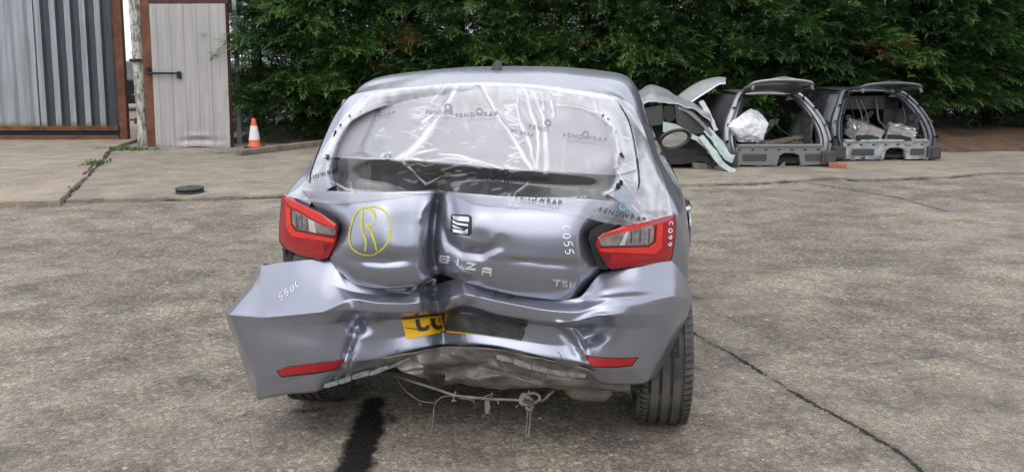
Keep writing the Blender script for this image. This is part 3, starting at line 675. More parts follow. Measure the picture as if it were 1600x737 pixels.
# ---- tail lamps
def lamp_surf(right):
    def s(px, py):
        if right: t = np.clip((px - 925) / 128, 0, 1.15); y = .105 + .175 * t ** 1.7 + .010 * (py - 370) / 50 * (1 if py > 370 else -1)
        else: t = np.clip((530 - px) / 92, 0, 1.15); y = .135 + .15 * t ** 1.6 + .010 * (py - 350) / 50 * (1 if py > 350 else -1)
        return U(px, py, y - .012)
    return s
def fuller(mb, pts, w, surf): stroke(mb, pts, w, surf)
def lamp(right):
    S = lamp_surf(right); t = bpy.data.objects.new('tail_light', None); COL.objects.link(t); t.parent = car
    if right:
        t['label'] = 'red tail light with clear insert and white handwriting'
        outer_ = [(931,384),(933,372),(942,365),(975,353),(1015,342),(1048,334),(1054,333),(1055,352),(1053,378),(1049,402),(1044,408),(1000,415),(955,420),(949,416),(939,400)]
        black = [(919,372),(922,362),(933,355),(952,349),(968,350),(940,366),(932,374),(931,386),(940,402),(951,418),(948,421),(937,420),(927,400)]
        clear = [(936,374),(944,369),(974,364),(1018,351),(1022,355),(1021,375),(1014,382),(940,384)]
        white = [(978,363),(983,361),(976,383),(968,383.4)]
        bar = [(936,388),(1014,386),(1024,378),(1027,352),(1036,348),(1034,386),(1024,397),(940,393)]
        dark = [(938,385.5),(1013,383.5),(1023,376),(1025.6,353),(1027,352.5),(1025,378),(1014,386),(937,388)]
        wedge = [(938,396),(956,397),(951,412),(946,409)]
        light = [(937,371),(945,365),(1010,347.5),(1020,348.5),(975,361),(942,369)]
    else:
        t['label'] = 'red tail light beside the yellow circled mark'
        outer_ = [(441,306),(445,304),(454,309),(470,319),(500,332),(524,349),(527.5,356),(524,380),(513,402),(500,405.5),(470,399),(445,387),(437,375),(437,350)]
        black = [(484,323.5),(500,330),(522,341),(529,350),(529,362),(526.5,366),(524,352),(500,335),(484,327)]
        clear = [(456,328),(470,334),(495,348),(524,359),(525,363),(522,367),(480,361),(463,357),(457,349)]
        white = [(481,342),(491,347),(494,364),(484,361.5)]
        bar = [(446,322),(453,326),(454,351),(461,361),(522,373),(521,379),(456,369),(447,356)]
        dark = [(453,325),(456,327),(456.4,350),(463,358.5),(522,370),(522,373),(461,361),(454,351)]
        wedge = [(503,383),(515,380),(508,393)]
        light = [(447,310),(455,314),(470,321),(499,336),(523,354),(523,358),(495,345),(470,330),(452,321)]
    patch('housing', [(p[0] + (1.5 if right else -1.0), p[1] + 1.5) for p in outer_], M['black'], t, S, 5, 0.06, -.006)
    lens = patch('lens', outer_, M['lens_red'], t, S, 4, 0.01, 0.0, dome=.010)
    patch('shadow_gap', black, M['black'], t, S, 4, 0.02, -.004)  # black piece painted in for the shaded recess beside the lamp
    patch('reversing_lamp', clear, M['lens_clear'], lens, S, 3, 0.006, .0125)
    patch('reflector_bowl', white, M['lens_white'], lens, S, 3, 0.005, .0145)
    for k in range(5):
        xa = (986 + 7 * k) if right else (462 + 4.2 * k); q_ = [(xa, 361 - k if right else 334 + 2 * k), (xa + 1.8, 361 - k if right else 334.5 + 2 * k), (xa + 1, 380), (xa - .8, 380)] if right else [(xa, 334 + 2 * k), (xa + 1.4, 335 + 2 * k), (xa + 2.4, 357), (xa + 1, 356.6)]
        patch('reflector_rib', q_, M['lens_clear' if k % 2 else 'trim'], lens, S, 4, 0.004, .0142)
    patch('light_bar', bar, M['lens_light'], lens, S, 3, 0.006, .0130)
    patch('dark_band', dark, M['lens_dark'], lens, S, 3, 0.006, .0135)
    patch('corner_prism', wedge, M['lens_dark'], lens, S, 3, 0.006, .0128)
    patch('upper_band', light, M['lens_light'], lens, S, 3, 0.006, .0125)
    return t, S, lens
lampR, SR, lensR = lamp(True); lampL, SL, lensL = lamp(False)

# ---- reflectors in the bumper
def on_skin(off): return lambda px, py: hit(px, py, off=off)
for poly, rim in (([(434,577),(450,573),(537,562),(527,574),(500,579),(441,586)], [(432,578),(450,572),(539,561),(528,576),(500,582),(440,588.5)]),
                  ([(915,555),(940,559),(970,560),(995,559),(985,569),(960,571.5),(925,571)], [(913.5,554),(940,557.6),(970,558.6),(998,557.4),(987,571),(960,574),(924,572.6)])):
    base = patch('bumper_reflector', rim, M['black'], car, on_skin(.002), 5, .004, 0)
    patch('red_face', poly, M['reflector'], base, on_skin(.004), 5, .004, .002)
# ---- number plate, folded at the middle, black tape over most of it
plate = patch('number_plate', [(627,497.5),(690,490),(697,516),(694,518),(640,529),(635,529)], M['yellow'], car, on_skin(.006), 5, .003)
plate['label'] = 'folded yellow number plate with torn lower corner'
patch('folded_half', [(698,489),(704,489),(706,514),(760,520),(762,523),(700,519)], M['yellow'], plate, on_skin(.006), 4, .003)
mb = MB(); S = on_skin(.0085)
stroke(mb, [(651,497), (653,508), (657,513), (664,513), (668,509)], 6.0, S, taper=False)
stroke(mb, [(673,494), (675,507), (680,512), (687,510), (688,503), (686,492)], 6.0, S, taper=False)
mb.build('plate_characters', M['plate_black'], plate)
mb = MB(); stroke(mb, [(632,510), (640,512), (650,513), (656,516), (664,514), (668,508), (678,506)], 1.6, S); mb.build('crack', M['plate_black'], plate)
tape = patch('tape', [(701,489),(760,494),(822,502),(826,505),(817,516),(820,518),(814,531),(780,524),(700,515)], M['tape'], plate, on_skin(.010), 4, .002)
# ---- badge, model letters
bad = patch('badge', [(707,335),(733,336),(737,339),(737,364),(733,368.5),(709,364.5),(705,361),(705,339)], M['black'], tailgate, on_skin(.003), 4, .008)
SB = on_skin(.0065)
for nm, poly in (('badge_bar', [(709,337.5),(732,339.5),(734.5,341),(734.5,347),(716,345),(710,342)]),
                 ('badge_bar', [(709,344),(716,348),(733,350.5),(733.5,353.5),(716,351.5),(709,348)]),
                 ('badge_bar', [(708.5,351),(714,353.5),(726,358.3),(710,355.5)]),
                 ('badge_bar', [(708.5,357.5),(727,360.5),(732.5,357),(733,364.5),(730,366),(710,362.5)])):
    patch(nm, poly, M['chrome'], bad, SB, 4, .004)
LET = {'B': [[(0,0),(0,1),(.8,1),(.95,.85),(.8,.52),(0,.52)],[(.8,.52),(1,.35),(.95,.1),(.8,0),(0,0)]], 'I': [[(.5,0),(.5,1)]], 'Z': [[(0,1),(1,1),(.02,0),(1,0)]], 'A': [[(0,0),(0,.85),(.12,1),(1,1),(1,0)],[(0,.45),(1,.45)]]}
for ch, (x0, y0), (ux, uy), h_ in (('B', (688.5, 408), (13, 2), 8.5), ('I', (712, 413.5), (8, 1), 8.5), ('Z', (730.5, 419), (12, 2), 8.5), ('A', (754.5, 427.5), (12.5, 2.2), 9)):
    mb = MB()
    for st in LET[ch]:
        for p, q in zip(st[:-1], st[1:]):
            f2 = lambda t: (x0 + ux * t[0] + .06 * h_ * t[1], y0 + uy * t[0] - h_ * t[1]); A_, B_ = np.array(f2(p)), np.array(f2(q)); e = (B_ - A_) / np.linalg.norm(B_ - A_); A_ = A_ - e * .9; B_ = B_ + e * .9; nn = np.array([-e[1], e[0]]) * 1.05
            lo = [hit(*w, off=.0) for w in (A_ + nn, B_ + nn, B_ - nn, A_ - nn)]; hi = [hit(*w, off=.005) for w in (A_ + nn, B_ + nn, B_ - nn, A_ - nn)]
            mb.add(lo + hi, [(4, 5, 6, 7), (0, 1, 5, 4), (1, 2, 6, 5), (2, 3, 7, 6), (3, 0, 4, 7)])
    mb.build('model_letter', M['satin'], tailgate)
lettering('engine_lettering', 'TSI', 863, 446, 892, 448.5, 9.0, M['satin'], tailgate, on_skin(.002), solid=.003)
# ---- handwriting
def scrawl(glyphs, x0, y0, ux, uy, vx, vy, w, surf):
    """glyph strokes in a unit box; u runs along the writing, v up the letters"""
    mb = MB()
    for k, g in enumerate(glyphs):
        for st in g: stroke(mb, [(x0 + ux * (k + p[0]) + vx * p[1], y0 + uy * (k + p[0]) + vy * p[1]) for p in st], w, surf, 4)
    return mb
g0 = [[(.6,.85),(.3,.9),(.12,.5),(.3,.1),(.62,.15)]]; gO = [[(.4,.9),(.15,.6),(.2,.15),(.5,.05),(.7,.4),(.6,.8),(.35,.9)]]
g5 = [[(.25,.9),(.15,.5),(.45,.6),(.65,.35),(.45,.02),(.12,.08)], [(.25,.9),(.75,1.0)]]; g9 = [[(.6,.75),(.3,.9),(.15,.6),(.4,.45),(.62,.75),(.55,.3),(.3,0)]]
scrawl([g0, gO, g5, g5], 877, 352, 1.8, 12.2, 13, -1.5, 1.7, on_skin(.0015)).build('handwritten_mark', M['white_mark'], tailgate)
scrawl([g0, gO, g9, g9], 1045.5, 345, -.6, 10.8, 6.5, -.5, 1.5, lambda x, y: Vector(SR(x, y)) + (Vector(ORG) - Vector(SR(x, y))).normalized() * .0125).build('handwritten_mark', M['white_mark'], lampR)
scrawl([g5, g5, gO, g0], 438, 470, 8.4, -6.6, -3.5, -9, 1.15, on_skin(.0015)).build('handwritten_mark', M['white_mark'], bumper)
mb = MB(); S = on_skin(.0018)
stroke(mb, [(566,323), (556,334), (549,352), (546,372), (551,388), (566,397), (584,397), (601,385), (611,366), (610,345), (601,330), (588,323), (574,323)], 2.6, S, taper=False)
stroke(mb, [(566,322), (566,335), (565,350), (567,362), (572,376), (571,392)], 4.0, S)
stroke(mb, [(567,324), (578,326), (585,334), (587,345)], 3.4, S); stroke(mb, [(570,350), (578,351), (586,350)], 3.6, S)
stroke(mb, [(573,352), (580,362), (585,376), (589,391)], 3.8, S); stroke(mb, [(611,358), (609,368), (606,376)], 4.0, S)
mb.build('circled_letter_mark', M['yellow_mark'], tailgate)

# ---- roof aerial, spoiler brake light, door mirror, handle, fuel flap
ab = Vector(U(778, 122.5, .86)); ab.z = 1.443
v, f = [], []
for i, (y, hw, h) in enumerate(((-.055,.026,.0),(-.05,.030,.016),(-.03,.028,.040),(-.005,.022,.052),(.03,.018,.036),(.075,.012,.018),(.10,.004,.004))):
    for k in range(7):
        a = math.pi * k / 6; v.append((ab.x + hw * math.cos(a), ab.y + y, ab.z - .012 + (h + .012) * math.sin(a) ** .8))
f = grid_faces(7, 7) + [tuple(range(7))[::-1], tuple(range(42, 49))]
MB().add(v, f).build('aerial', M['black'], car, True, 40)
for s in (1, -1):
    mir = bpy.data.objects.new('door_mirror', None); COL.objects.link(mir); mir.parent = car
    c0 = Vector((.905 * s, 2.34, .995))
    # facing the driver and the rear: an oval shell with the glass set in its rear face
    def ov(u, sc, dy, k=1.0):
        a = 2 * math.pi * u; return c0 + Vector((s * (.098 * math.cos(a) * sc + .012 * math.sin(a)), dy + .02 * math.cos(a), (.060 * math.sin(a) + .014 * math.cos(a)) * sc))
    n = 28; rows = [(1.0, 0.0), (1.08, .012), (1.10, .04), (.95, .085), (.6, .115), (.1, .125)]
    v = [ov(k / n, sc, dy) for sc, dy in rows for k in range(n)]
    f = [(i * n + k, i * n + (k + 1) % n, (i + 1) * n + (k + 1) % n, (i + 1) * n + k) for i in range(len(rows) - 1) for k in range(n)] + [tuple(range((len(rows) - 1) * n, len(rows) * n))]
    v2 = [ov(k / n, .82, .007) for k in range(n)]; base = len(v)
    f += [(k, (k + 1) % n, base + (k + 1) % n, base + k) for k in range(n)] + [tuple(base + k for k in range(n))]
    MB().add(v + v2, f).build('mirror_case', M['black'], mir, True, 40)
    mesh('mirror_glass', [ov(k / n, .80, .0045) for k in range(n)], [tuple(range(n))], M['mirror'], mir)
    MB().tube([(.80 * s, 2.36, .955), (.84 * s, 2.37, .96), (.87 * s, 2.38, .97)], [.03, .026, .024], 8).build('mirror_arm', M['black'], mir, True)
    dr = shell_objs[('door', 'R' if s > 0 else 'L')]
    MB().tube([(.846 * s, 1.27, .80), (.880 * s, 1.25, .805), (.886 * s, 1.21, .805), (.886 * s, 1.12, .80), (.878 * s, 1.08, .80), (.845 * s, 1.06, .795)], [.012, .014, .015, .015, .014, .012], 8).build('door_handle', M['chrome'], dr, True)
v = []
for k in range(24):
    a = 2 * math.pi * k / 24; sq = lambda q: math.copysign(abs(q) ** .6, q)
    v.append((.8395, .655 + .075 * sq(math.cos(a)), .80 + .07 * sq(math.sin(a))))
MB().prism(v, (.006, 0, 0)).build('fuel_flap', M['paint'], car)
v = [U(700, 141, .432), U(860, 143, .432), U(862, 150, .427), U(700, 148, .427)]
MB().prism(v, (0, .01, 0)).build('high_brake_light', M['lens_dark'], tailgate)

# ---- black remains of window adhesive round the opening
r = random.Random(4); mb = MB(); inR2 = catmull(np.array(inR), 2)
for side, rng_ in ((1, range(0, 44)), (-1, range(0, 44))):
    for i in rng_:
        p = Vector(inR2[min(i, len(inR2) - 1)]); p = p + Vector((.012 + r.uniform(-.004, .012), -.014, r.uniform(-.006, .006))); p.x *= side
        if r.random() < (.45 if (side > 0 and 6 < i < 22) else .86): continue
        mb.box(p, (r.uniform(.006, .014), .008, r.uniform(.010, .030)), Matrix.Rotation(r.uniform(-.5, .5), 3, 'Y'), .003)
mb.build('window_adhesive', M['black'], tailgate)['kind'] = 'stuff'

# ---- cabin seen through the film: lining, seats, floor
MB().box((0, 2.0, .27), (1.36, 3.3, .05)).build('floor_pan', M['inner'], car)
MB().box((0, .62, .45), (1.30, .06, .34)).box((0, .50, .60), (1.24, .30, .02)).build('boot_lining', M['inner'], car)
for x in (-.34, .34):
    s = bpy.data.objects.new('rear_seat', None); COL.objects.link(s); s.parent = car
    MB().box((x, 1.02, .78), (.60, .14, .60), Matrix.Rotation(-.22, 3, 'X'), .05).build('seat_back', M['trim'], s, True, 40)
    MB().box((x, 1.10, 1.13), (.26, .09, .15), Matrix.Rotation(-.15, 3, 'X'), .035).build('headrest', M['trim'], s, True, 40)
for x in (-.36, .36):
    s = bpy.data.objects.new('front_seat', None); COL.objects.link(s); s.parent = car
    MB().box((x, 2.05, .85), (.48, .14, .66), Matrix.Rotation(-.25, 3, 'X'), .06).build('seat_back', M['trim'], s, True, 40)
    MB().box((x, 2.15, 1.22), (.26, .10, .17), Matrix.Rotation(-.15, 3, 'X'), .04).build('headrest', M['trim'], s, True, 40)
# what is left of the rear window: a pane in the upper opening, its sky reflection painted as grey, knocked out below
_fz = [(150, .455), (185, .395), (235, .295), (275, .235)]
def pane_surf(px, py):
    y = np.interp(py, [q[0] for q in _fz], [q[1] for q in _fz]); e = max(0, abs(px - 765) - 120) / 100
    return U(px, py, y + .008 + .02 * e * e)
patch('rear_window', [(536,156),(600,146),(700,140),(850,142),(970,158),(982,200),(974,274),(920,272),(850,269),(780,264),(690,257),(620,251),(520,246),(520,200)], mat('sky_grey_glass', (0.26, 0.255, 0.28), 0.3, scale=2.5, col2=(0.21, 0.207, 0.23)), tailgate, pane_surf, 9, .004)
# ---- wheels
def wheel(x, y, yaw=0.0, parent=car, side=1, r=.312, w=.208, rubber='rubber', spokes=10):
    t = bpy.data.objects.new('wheel', None); COL.objects.link(t); t.parent = parent; t.location = (x, y, r - .006); t.rotation_euler = (0, 0, yaw)
    R = Matrix.Rotation(math.pi / 2, 4, 'Y'); h = w / 2
    gro = [(-.30, .010), (-.10, .010), (.10, .010), (.30, .010)]; prof = [(r * .70, -h * .86), (r * .76, -h), (r * .86, -h * 1.04), (r * .94, -h * .98), (r * .985, -h * .84)]
    for g, _ in gro:
        c = g * w; prof += [(r, c - .0065), (r - .009, c - .0045), (r - .009, c + .0045), (r, c + .0065)]
    prof += [(r * .985, h * .84), (r * .94, h * .98), (r * .86, h * 1.04), (r * .76, h), (r * .70, h * .86)]
    ty = MB().lathe(prof, 64, R).build('tyre', M[rubber], t, True, 30)
    mb = MB()                                                     # cross sipes on the shoulders
    for k in range(72):
        a = 2 * math.pi * k / 72
        for c in (-.40, .40):
            q = Matrix.Rotation(a, 4, 'X') @ Matrix.Translation((c * w, 0, r * .993))
            mb.box(q.translation, (.030, .0035, .006), q.to_3x3() @ Matrix.Rotation(.25 if c > 0 else -.25, 3, 'Z'))
    mb.build('tread_blocks', M['black'], ty)['kind'] = 'stuff'
    rim = MB().lathe([(r * .70, -h * .8), (r * .66, -h * .7), (r * .62, 0), (r * .66, h * .55), (r * .70, h * .86), (r * .725, h * .84)], 40, R).build('rim', M['alloy'], t, True, 40)
    for k in range(spokes):
        a = 2 * math.pi * k / spokes; q = Matrix.Rotation(a, 3, 'X')
        MB().box(q @ Vector((side * h * .45, 0, r * .40)), (.03, .030, r * .56), q, .006).build('spoke', M['alloy'], rim)
    MB().lathe([(0.001, side * h * .62), (.045, side * h * .6), (.06, side * h * .5), (.06, side * h * .2)], 20, R).build('hub', M['alloy'], rim, True, 40)
    return t
for x, y, s, yw in ((.735, .645, 1, .03), (-.735, .645, -1, 0), (.735, 3.17, 1, 0), (-.735, 3.17, -1, 0)): wheel(x, y, yw, car, s)
# dark arch liners above the wheels
for s in (1, -1):
    for y0 in (.68, 3.17):
        v = []
        for k in range(17):
            a = math.pi * (k / 16 * 1.16 - .08)
            for xx in (.60, .70, .79): v.append((xx * s, y0 + .345 * math.cos(a), .31 + .345 * math.sin(a)))
        mesh('arch_liner', v, grid_faces(17, 3), M['inner'], car, True)

# ---- crushed rear panel and underside
UX = [[(598,560),(640,552),(672,545),(694,541),(740,543),(790,548),(850,560),(905,572),(935,582),(985,592)],
      [(612,568),(642,566),(672,562),(700,560),(745,562),(795,566),(850,576),(900,584),(935,590),(985,597)],
      [(622,575),(650,582),(680,582),(705,580),(745,578),(795,576),(850,588),(900,594),(935,599),(985,604)],
      [(628,580),(655,588),(690,594),(715,592),(750,592),(795,596),(850,602),(900,604),(935,606),(985,610)],
      [(640,580),(660,590),(692,598),(720,599),(752,605),(775,607),(850,606),(895,608),(935,610),(985,613)]]
UD = [[.10,.13,.18,.22,.14,.11,.10,.09,.10,.12]] + [[.14 + e, .17 + e, .20 + e, .24 + e, .18 + e, .16 + e, .14 + e, .13 + e, .14 + e, .16 + e] for e in (0, .012, .03, .085)]
def ufield(px, py):
    cr = .030 * vee(px, py, [(640, 562), (672, 575), (705, 578), (760, 566)], 5) - .025 * vee(px, py, [(706, 584), (745, 590), (792, 584), (840, 598)], 5) + .028 * vee(px, py, [(770, 556), (790, 574), (830, 590)], 5) - .03 * vee(px, py, [(848, 566), (856, 584), (850, 602)], 5) + .02 * vee(px, py, [(880, 574), (900, 592), (930, 596)], 5) - .02 * vee(px, py, [(650, 556), (662, 572), (658, 586)], 6)
    return cr + .022 * np.sin(px * .045 + py * .12) * .6 - .030 * gauss(px, py, 660, 568, 12, 14) + .03 * gauss(px, py, 690, 585, 14, 10) - .028 * gauss(px, py, 775, 567, 16, 9) + .03 * gauss(px, py, 800, 585, 40, 4, 12) \
        - .02 * gauss(px, py, 745, 596, 40, 5, 10) + .03 * gauss(px, py, 690, 575, 50, 3, -6) - .02 * gauss(px, py, 872, 590, 18, 9) + .02 * gauss(px, py, 850, 580, 5, 20)
P, _, _, _ = pxgrid(UX, UD, 12, 16, ufield)
P = P + np.array([[[0, .010 * mnoise.noise(Vector((p[0] * 14, p[2] * 30, 1))), .004 * mnoise.noise(Vector((p[0] * 20, 4, p[2] * 30)))] for p in row] for row in P])
under = gridmesh('rear_crash_panel', P, M['dirty_metal'], car); under['label'] = 'crumpled dirty steel panel hanging under the bumper'
sm = under.modifiers.new('wall', 'SOLIDIFY'); sm.thickness = .003
# crinkled foil heat shield scrap
v = []; n = 15
for i in range(n):
    for j in range(5):
        u, w = i / (n - 1), j / 4
        p = U(662 + 34 * u + 8 * w * (1 - u), 578 + 6 * u + (17 + 6 * math.sin(u * 3)) * w, .15 + .03 * w)
        v.append(p + np.array([0, .010 * (1 if (i + j // 3) % 2 else -1), 0]))
mesh('heat_shield', v, grid_faces(n, 5), M['foil'], car)
# silencer box and dark mud guard by the right wheel
a, b = Vector(U(895, 600, .36)), Vector(U(945, 604, .36))
MB().tube([a - Vector((.03, 0, 0)), a, (a + b) / 2, b, b + Vector((.03, 0, 0))], [.035, .055, .058, .055, .03], 14).build('silencer', M['dirty_metal'], car, True)
v = [U(942,590,.30), U(1030,588,.34), U(1025,600,.36), U(1000,608,.34), U(950,610,.32), U(936,603,.30)]
MB().prism(v, (0, .06, 0)).build('mud_guard', M['black'], car)
r = random.Random(3); v = [U(995 + 22 * i / 8 + r.uniform(-2, 2), 612 - 17 * i / 8 + r.uniform(-3, 2), .345) for i in range(9)] + [U(1016 - 24 * i / 8 + r.uniform(-2, 2), 600 + 12 * i / 8 + r.uniform(-2, 2), .345) for i in range(9)]
MB().prism(v, (0, .003, 0)).build('torn_liner', M['clip'], car)
# pale broken clip strip along the bumper's lower edge
rc = random.Random(8)
for x0, y0, x1, y1, h in ((506,603,528,597,5),(529,597,548,591,6),(550,590,576,583,6),(577,583,606,574,5),(607,574,640,559,4),(666,556,704,557,7),(705,551,730,549,5),(731,549,760,552,4),(776,558,801,564,5),(802,564,830,573,6),(831,573,856,580,6),(857,580,886,585,5),(887,585,915,587,4)):
    y0 += rc.uniform(-.6, 1.2); y1 += rc.uniform(-.6, 1.2)
    q = [(x0, y0 - h / 2), (x0 + (x1 - x0) * .6, y0 + (y1 - y0) * .6 - h / 2 - 1), (x1, y1 - h / 2), (x1, y1 + h / 2), (x0 + (x1 - x0) * .3, y0 + (y1 - y0) * .3 + h / 2 + 1), (x0, y0 + h / 2)]
    dep = np.interp((x0 + x1) / 2, [500, 640, 694, 780, 915], [.12, .15, .24, .115, .085])
    MB().prism([U(px, py, dep) for px, py in q], (0, .012, 0)).build('bumper_clip', M['clip'], bumper)
mb = MB()
for st in ([(776,455),(773,461),(770,468)], [(799,459),(793,464),(789,467)], [(803,460),(796,467)], [(548,560),(545,566),(543,580)], [(556,548),(551,556),(547,566)], [(553,549),(549,540)], [(618,551),(622,546)], [(870,548),(876,554),(878,562)], [(742,503),(748,509)], [(700,460),(702,466)], [(560,470),(566,474)]):
    stroke(mb, st, 1.0, on_skin(.0012), 3)
mb.build('scratches', M['black'], bumper)['kind'] = 'stuff'
# wiring: loom slung under the car with a knot and loose ends
r = random.Random(9)
def cable(name, pts, rad, parent, mt='wire', sub=6, n=6):
    return MB().tube(catmull(np.array([U(*p) for p in pts]), sub), rad, n).build(name, M[mt], parent, True)
loom = cable('wiring_loom', [(616,586,.30),(640,594,.24),(665,602,.20),(690,610,.18),(710,617,.18),(745,621,.18),(770,623,.18),(810,624.5,.18),(830,627,.18),(848,625,.19),(858,616,.21),(866,609,.24)], .0052, car)
mb = MB()
for c in ((822, 626, 13, 6, 10), (830, 622, 17, 8, -8), (826, 630, 8, 10, 20), (818, 624, 6, 9, 0)):
    pts = [U(c[0] + c[2] * math.cos(a) * .8, c[1] + c[3] * math.sin(a + math.radians(c[4])), .175 + .012 * math.sin(2 * a + c[2])) for a in np.linspace(0, 2 * math.pi, 22)]
    mb.tube(pts, .0058, 6)
mb.build('loom_knot', M['wire'], loom, True)
for k, pts in enumerate(([(822,632,.18),(824,645,.18),(823,665,.18),(821,686,.185)], [(826,632,.18),(828,650,.18),(827,668,.18),(825,683,.18)], [(830,632,.18),(829,655,.18),(826,678,.18)],
     [(708,618,.18),(690,620,.18),(679,632,.18),(677,652,.18),(675,670,.18),(670,676,.18),(674,681,.18)], [(708,618,.18),(725,622,.18),(738,625,.18),(742,629,.18)], [(620,592,.28),(634,610,.24),(655,625,.2),(678,629,.18)],
     [(718,622,.18),(745,622,.17),(763,617,.17),(770,614,.17),(766,620,.17),(752,624,.17)])):
    cable('loose_wire', pts, .0026 if k < 3 else .0018, loom)
for p in (((712,611,.18),(708,624,.175)), ((706,626,.175),(713,625,.175)), ((776,621,.178),(779,630,.178)), ((810,632,.175),(806,636,.175)), ((826,610,.18),(828,620,.18))):
    MB().tube([U(*p[0]), U(*p[1])], .0035, 5).build('cable_tie', M['wire'], loom)
MB().prism([U(757,625,.176), U(764,625,.176), U(766,636,.176), U(763,646,.176), U(758,646,.176)], (0, .002, 0)).build('tape_tag', M['wire'], loom)
# torn bracket between lamp and bumper on the left, dark gap fillers behind the panels
MB().prism([U(441,388,.30), U(456,392,.30), U(458,408,.30), U(443,410,.30)], (0, .02, 0)).build('lamp_bracket', M['trim'], car)
MB().prism([U(458,398,.30), U(512,402,.24), U(516,408,.24), U(458,412,.30)], (0, .02, 0)).build('torn_mount', M['dirty_metal'], car)
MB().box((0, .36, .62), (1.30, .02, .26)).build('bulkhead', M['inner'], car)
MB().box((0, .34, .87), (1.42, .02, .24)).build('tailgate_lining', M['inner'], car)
cable('latch', [(660,441,.19),(668,440,.185),(674,437,.185),(680,438,.185),(676,444,.185)], .006, car, 'clip')
# ================================================================== protective film stretched over the rear window
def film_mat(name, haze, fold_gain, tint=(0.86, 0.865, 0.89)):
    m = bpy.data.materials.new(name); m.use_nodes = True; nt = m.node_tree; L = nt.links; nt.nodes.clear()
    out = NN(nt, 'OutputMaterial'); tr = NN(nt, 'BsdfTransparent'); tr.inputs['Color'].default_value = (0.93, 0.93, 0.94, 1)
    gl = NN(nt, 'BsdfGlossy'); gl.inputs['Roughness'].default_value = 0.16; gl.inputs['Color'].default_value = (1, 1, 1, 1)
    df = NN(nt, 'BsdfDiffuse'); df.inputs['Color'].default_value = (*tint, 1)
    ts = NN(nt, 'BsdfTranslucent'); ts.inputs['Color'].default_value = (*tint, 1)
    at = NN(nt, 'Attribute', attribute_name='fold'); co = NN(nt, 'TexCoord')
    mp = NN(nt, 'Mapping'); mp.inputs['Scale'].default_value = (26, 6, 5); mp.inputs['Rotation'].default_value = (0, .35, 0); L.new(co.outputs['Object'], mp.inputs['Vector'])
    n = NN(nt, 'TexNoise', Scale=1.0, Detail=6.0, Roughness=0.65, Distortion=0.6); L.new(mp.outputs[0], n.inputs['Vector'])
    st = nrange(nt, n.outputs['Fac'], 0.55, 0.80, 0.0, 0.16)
    a = nmath(nt, 'ADD', nmath(nt, 'ADD', nmath(nt, 'MULTIPLY', at.outputs['Fac'], fold_gain), st), haze)  # mask puts crease highlights into the film colour as white
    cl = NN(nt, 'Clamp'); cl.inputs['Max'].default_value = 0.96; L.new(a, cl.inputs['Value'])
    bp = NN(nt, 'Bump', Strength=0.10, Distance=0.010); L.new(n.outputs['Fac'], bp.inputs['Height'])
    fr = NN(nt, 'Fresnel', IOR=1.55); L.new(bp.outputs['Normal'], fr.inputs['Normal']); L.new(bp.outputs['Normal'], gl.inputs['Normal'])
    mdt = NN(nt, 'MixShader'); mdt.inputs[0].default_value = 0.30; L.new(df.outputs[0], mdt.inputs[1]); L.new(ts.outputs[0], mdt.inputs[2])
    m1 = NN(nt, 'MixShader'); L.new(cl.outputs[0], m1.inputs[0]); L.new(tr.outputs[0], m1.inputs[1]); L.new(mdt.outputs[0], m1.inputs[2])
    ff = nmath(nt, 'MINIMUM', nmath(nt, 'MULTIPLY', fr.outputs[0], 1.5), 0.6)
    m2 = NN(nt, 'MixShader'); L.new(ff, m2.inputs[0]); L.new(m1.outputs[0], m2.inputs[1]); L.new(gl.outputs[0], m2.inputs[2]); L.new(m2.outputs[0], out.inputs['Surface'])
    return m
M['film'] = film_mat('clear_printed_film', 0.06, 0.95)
M['film_top'] = film_mat('milky_sheen_film', 0.22, 0.95, (0.80, 0.80, 0.84))  # milky colour stands in for reflected sky
film = empty('protective_film', (CX, D, 0), -YAW, 'clear plastic protective film stretched over the rear window opening', 'plastic film')
FX = [[(572,146),(640,136),(700,131),(760,129),(840,133),(905,141),(962,151),(990,166)],
      [(533,188),(600,185),(680,182),(760,180),(840,183),(905,190),(968,197),(1006,203)],
      [(505,233),(580,235),(670,235),(760,235),(840,236),(905,240),(975,243),(1020,243)],
      [(494,250),(560,249),(650,252),(760,262),(840,268),(905,272),(978,276),(1032,268)],
      [(476,284),(552,284),(660,283),(760,283),(840,290),(905,294),(985,300),(1042,296)],
      [(448,307),(530,318),(686,301),(745,318),(840,326),(905,338),(975,352),(1051,336)]]
FD = [[.50,.46,.435,.425,.425,.435,.45,.52],[.52,.385,.37,.365,.365,.37,.40,.56],[.48,.275,.265,.265,.265,.265,.30,.54],
      [.44,.235,.225,.215,.205,.205,.27,.50],[.39,.225,.25,.245,.215,.20,.235,.47],[.28,.12,.29,.105,.105,.12,.15,.28]]
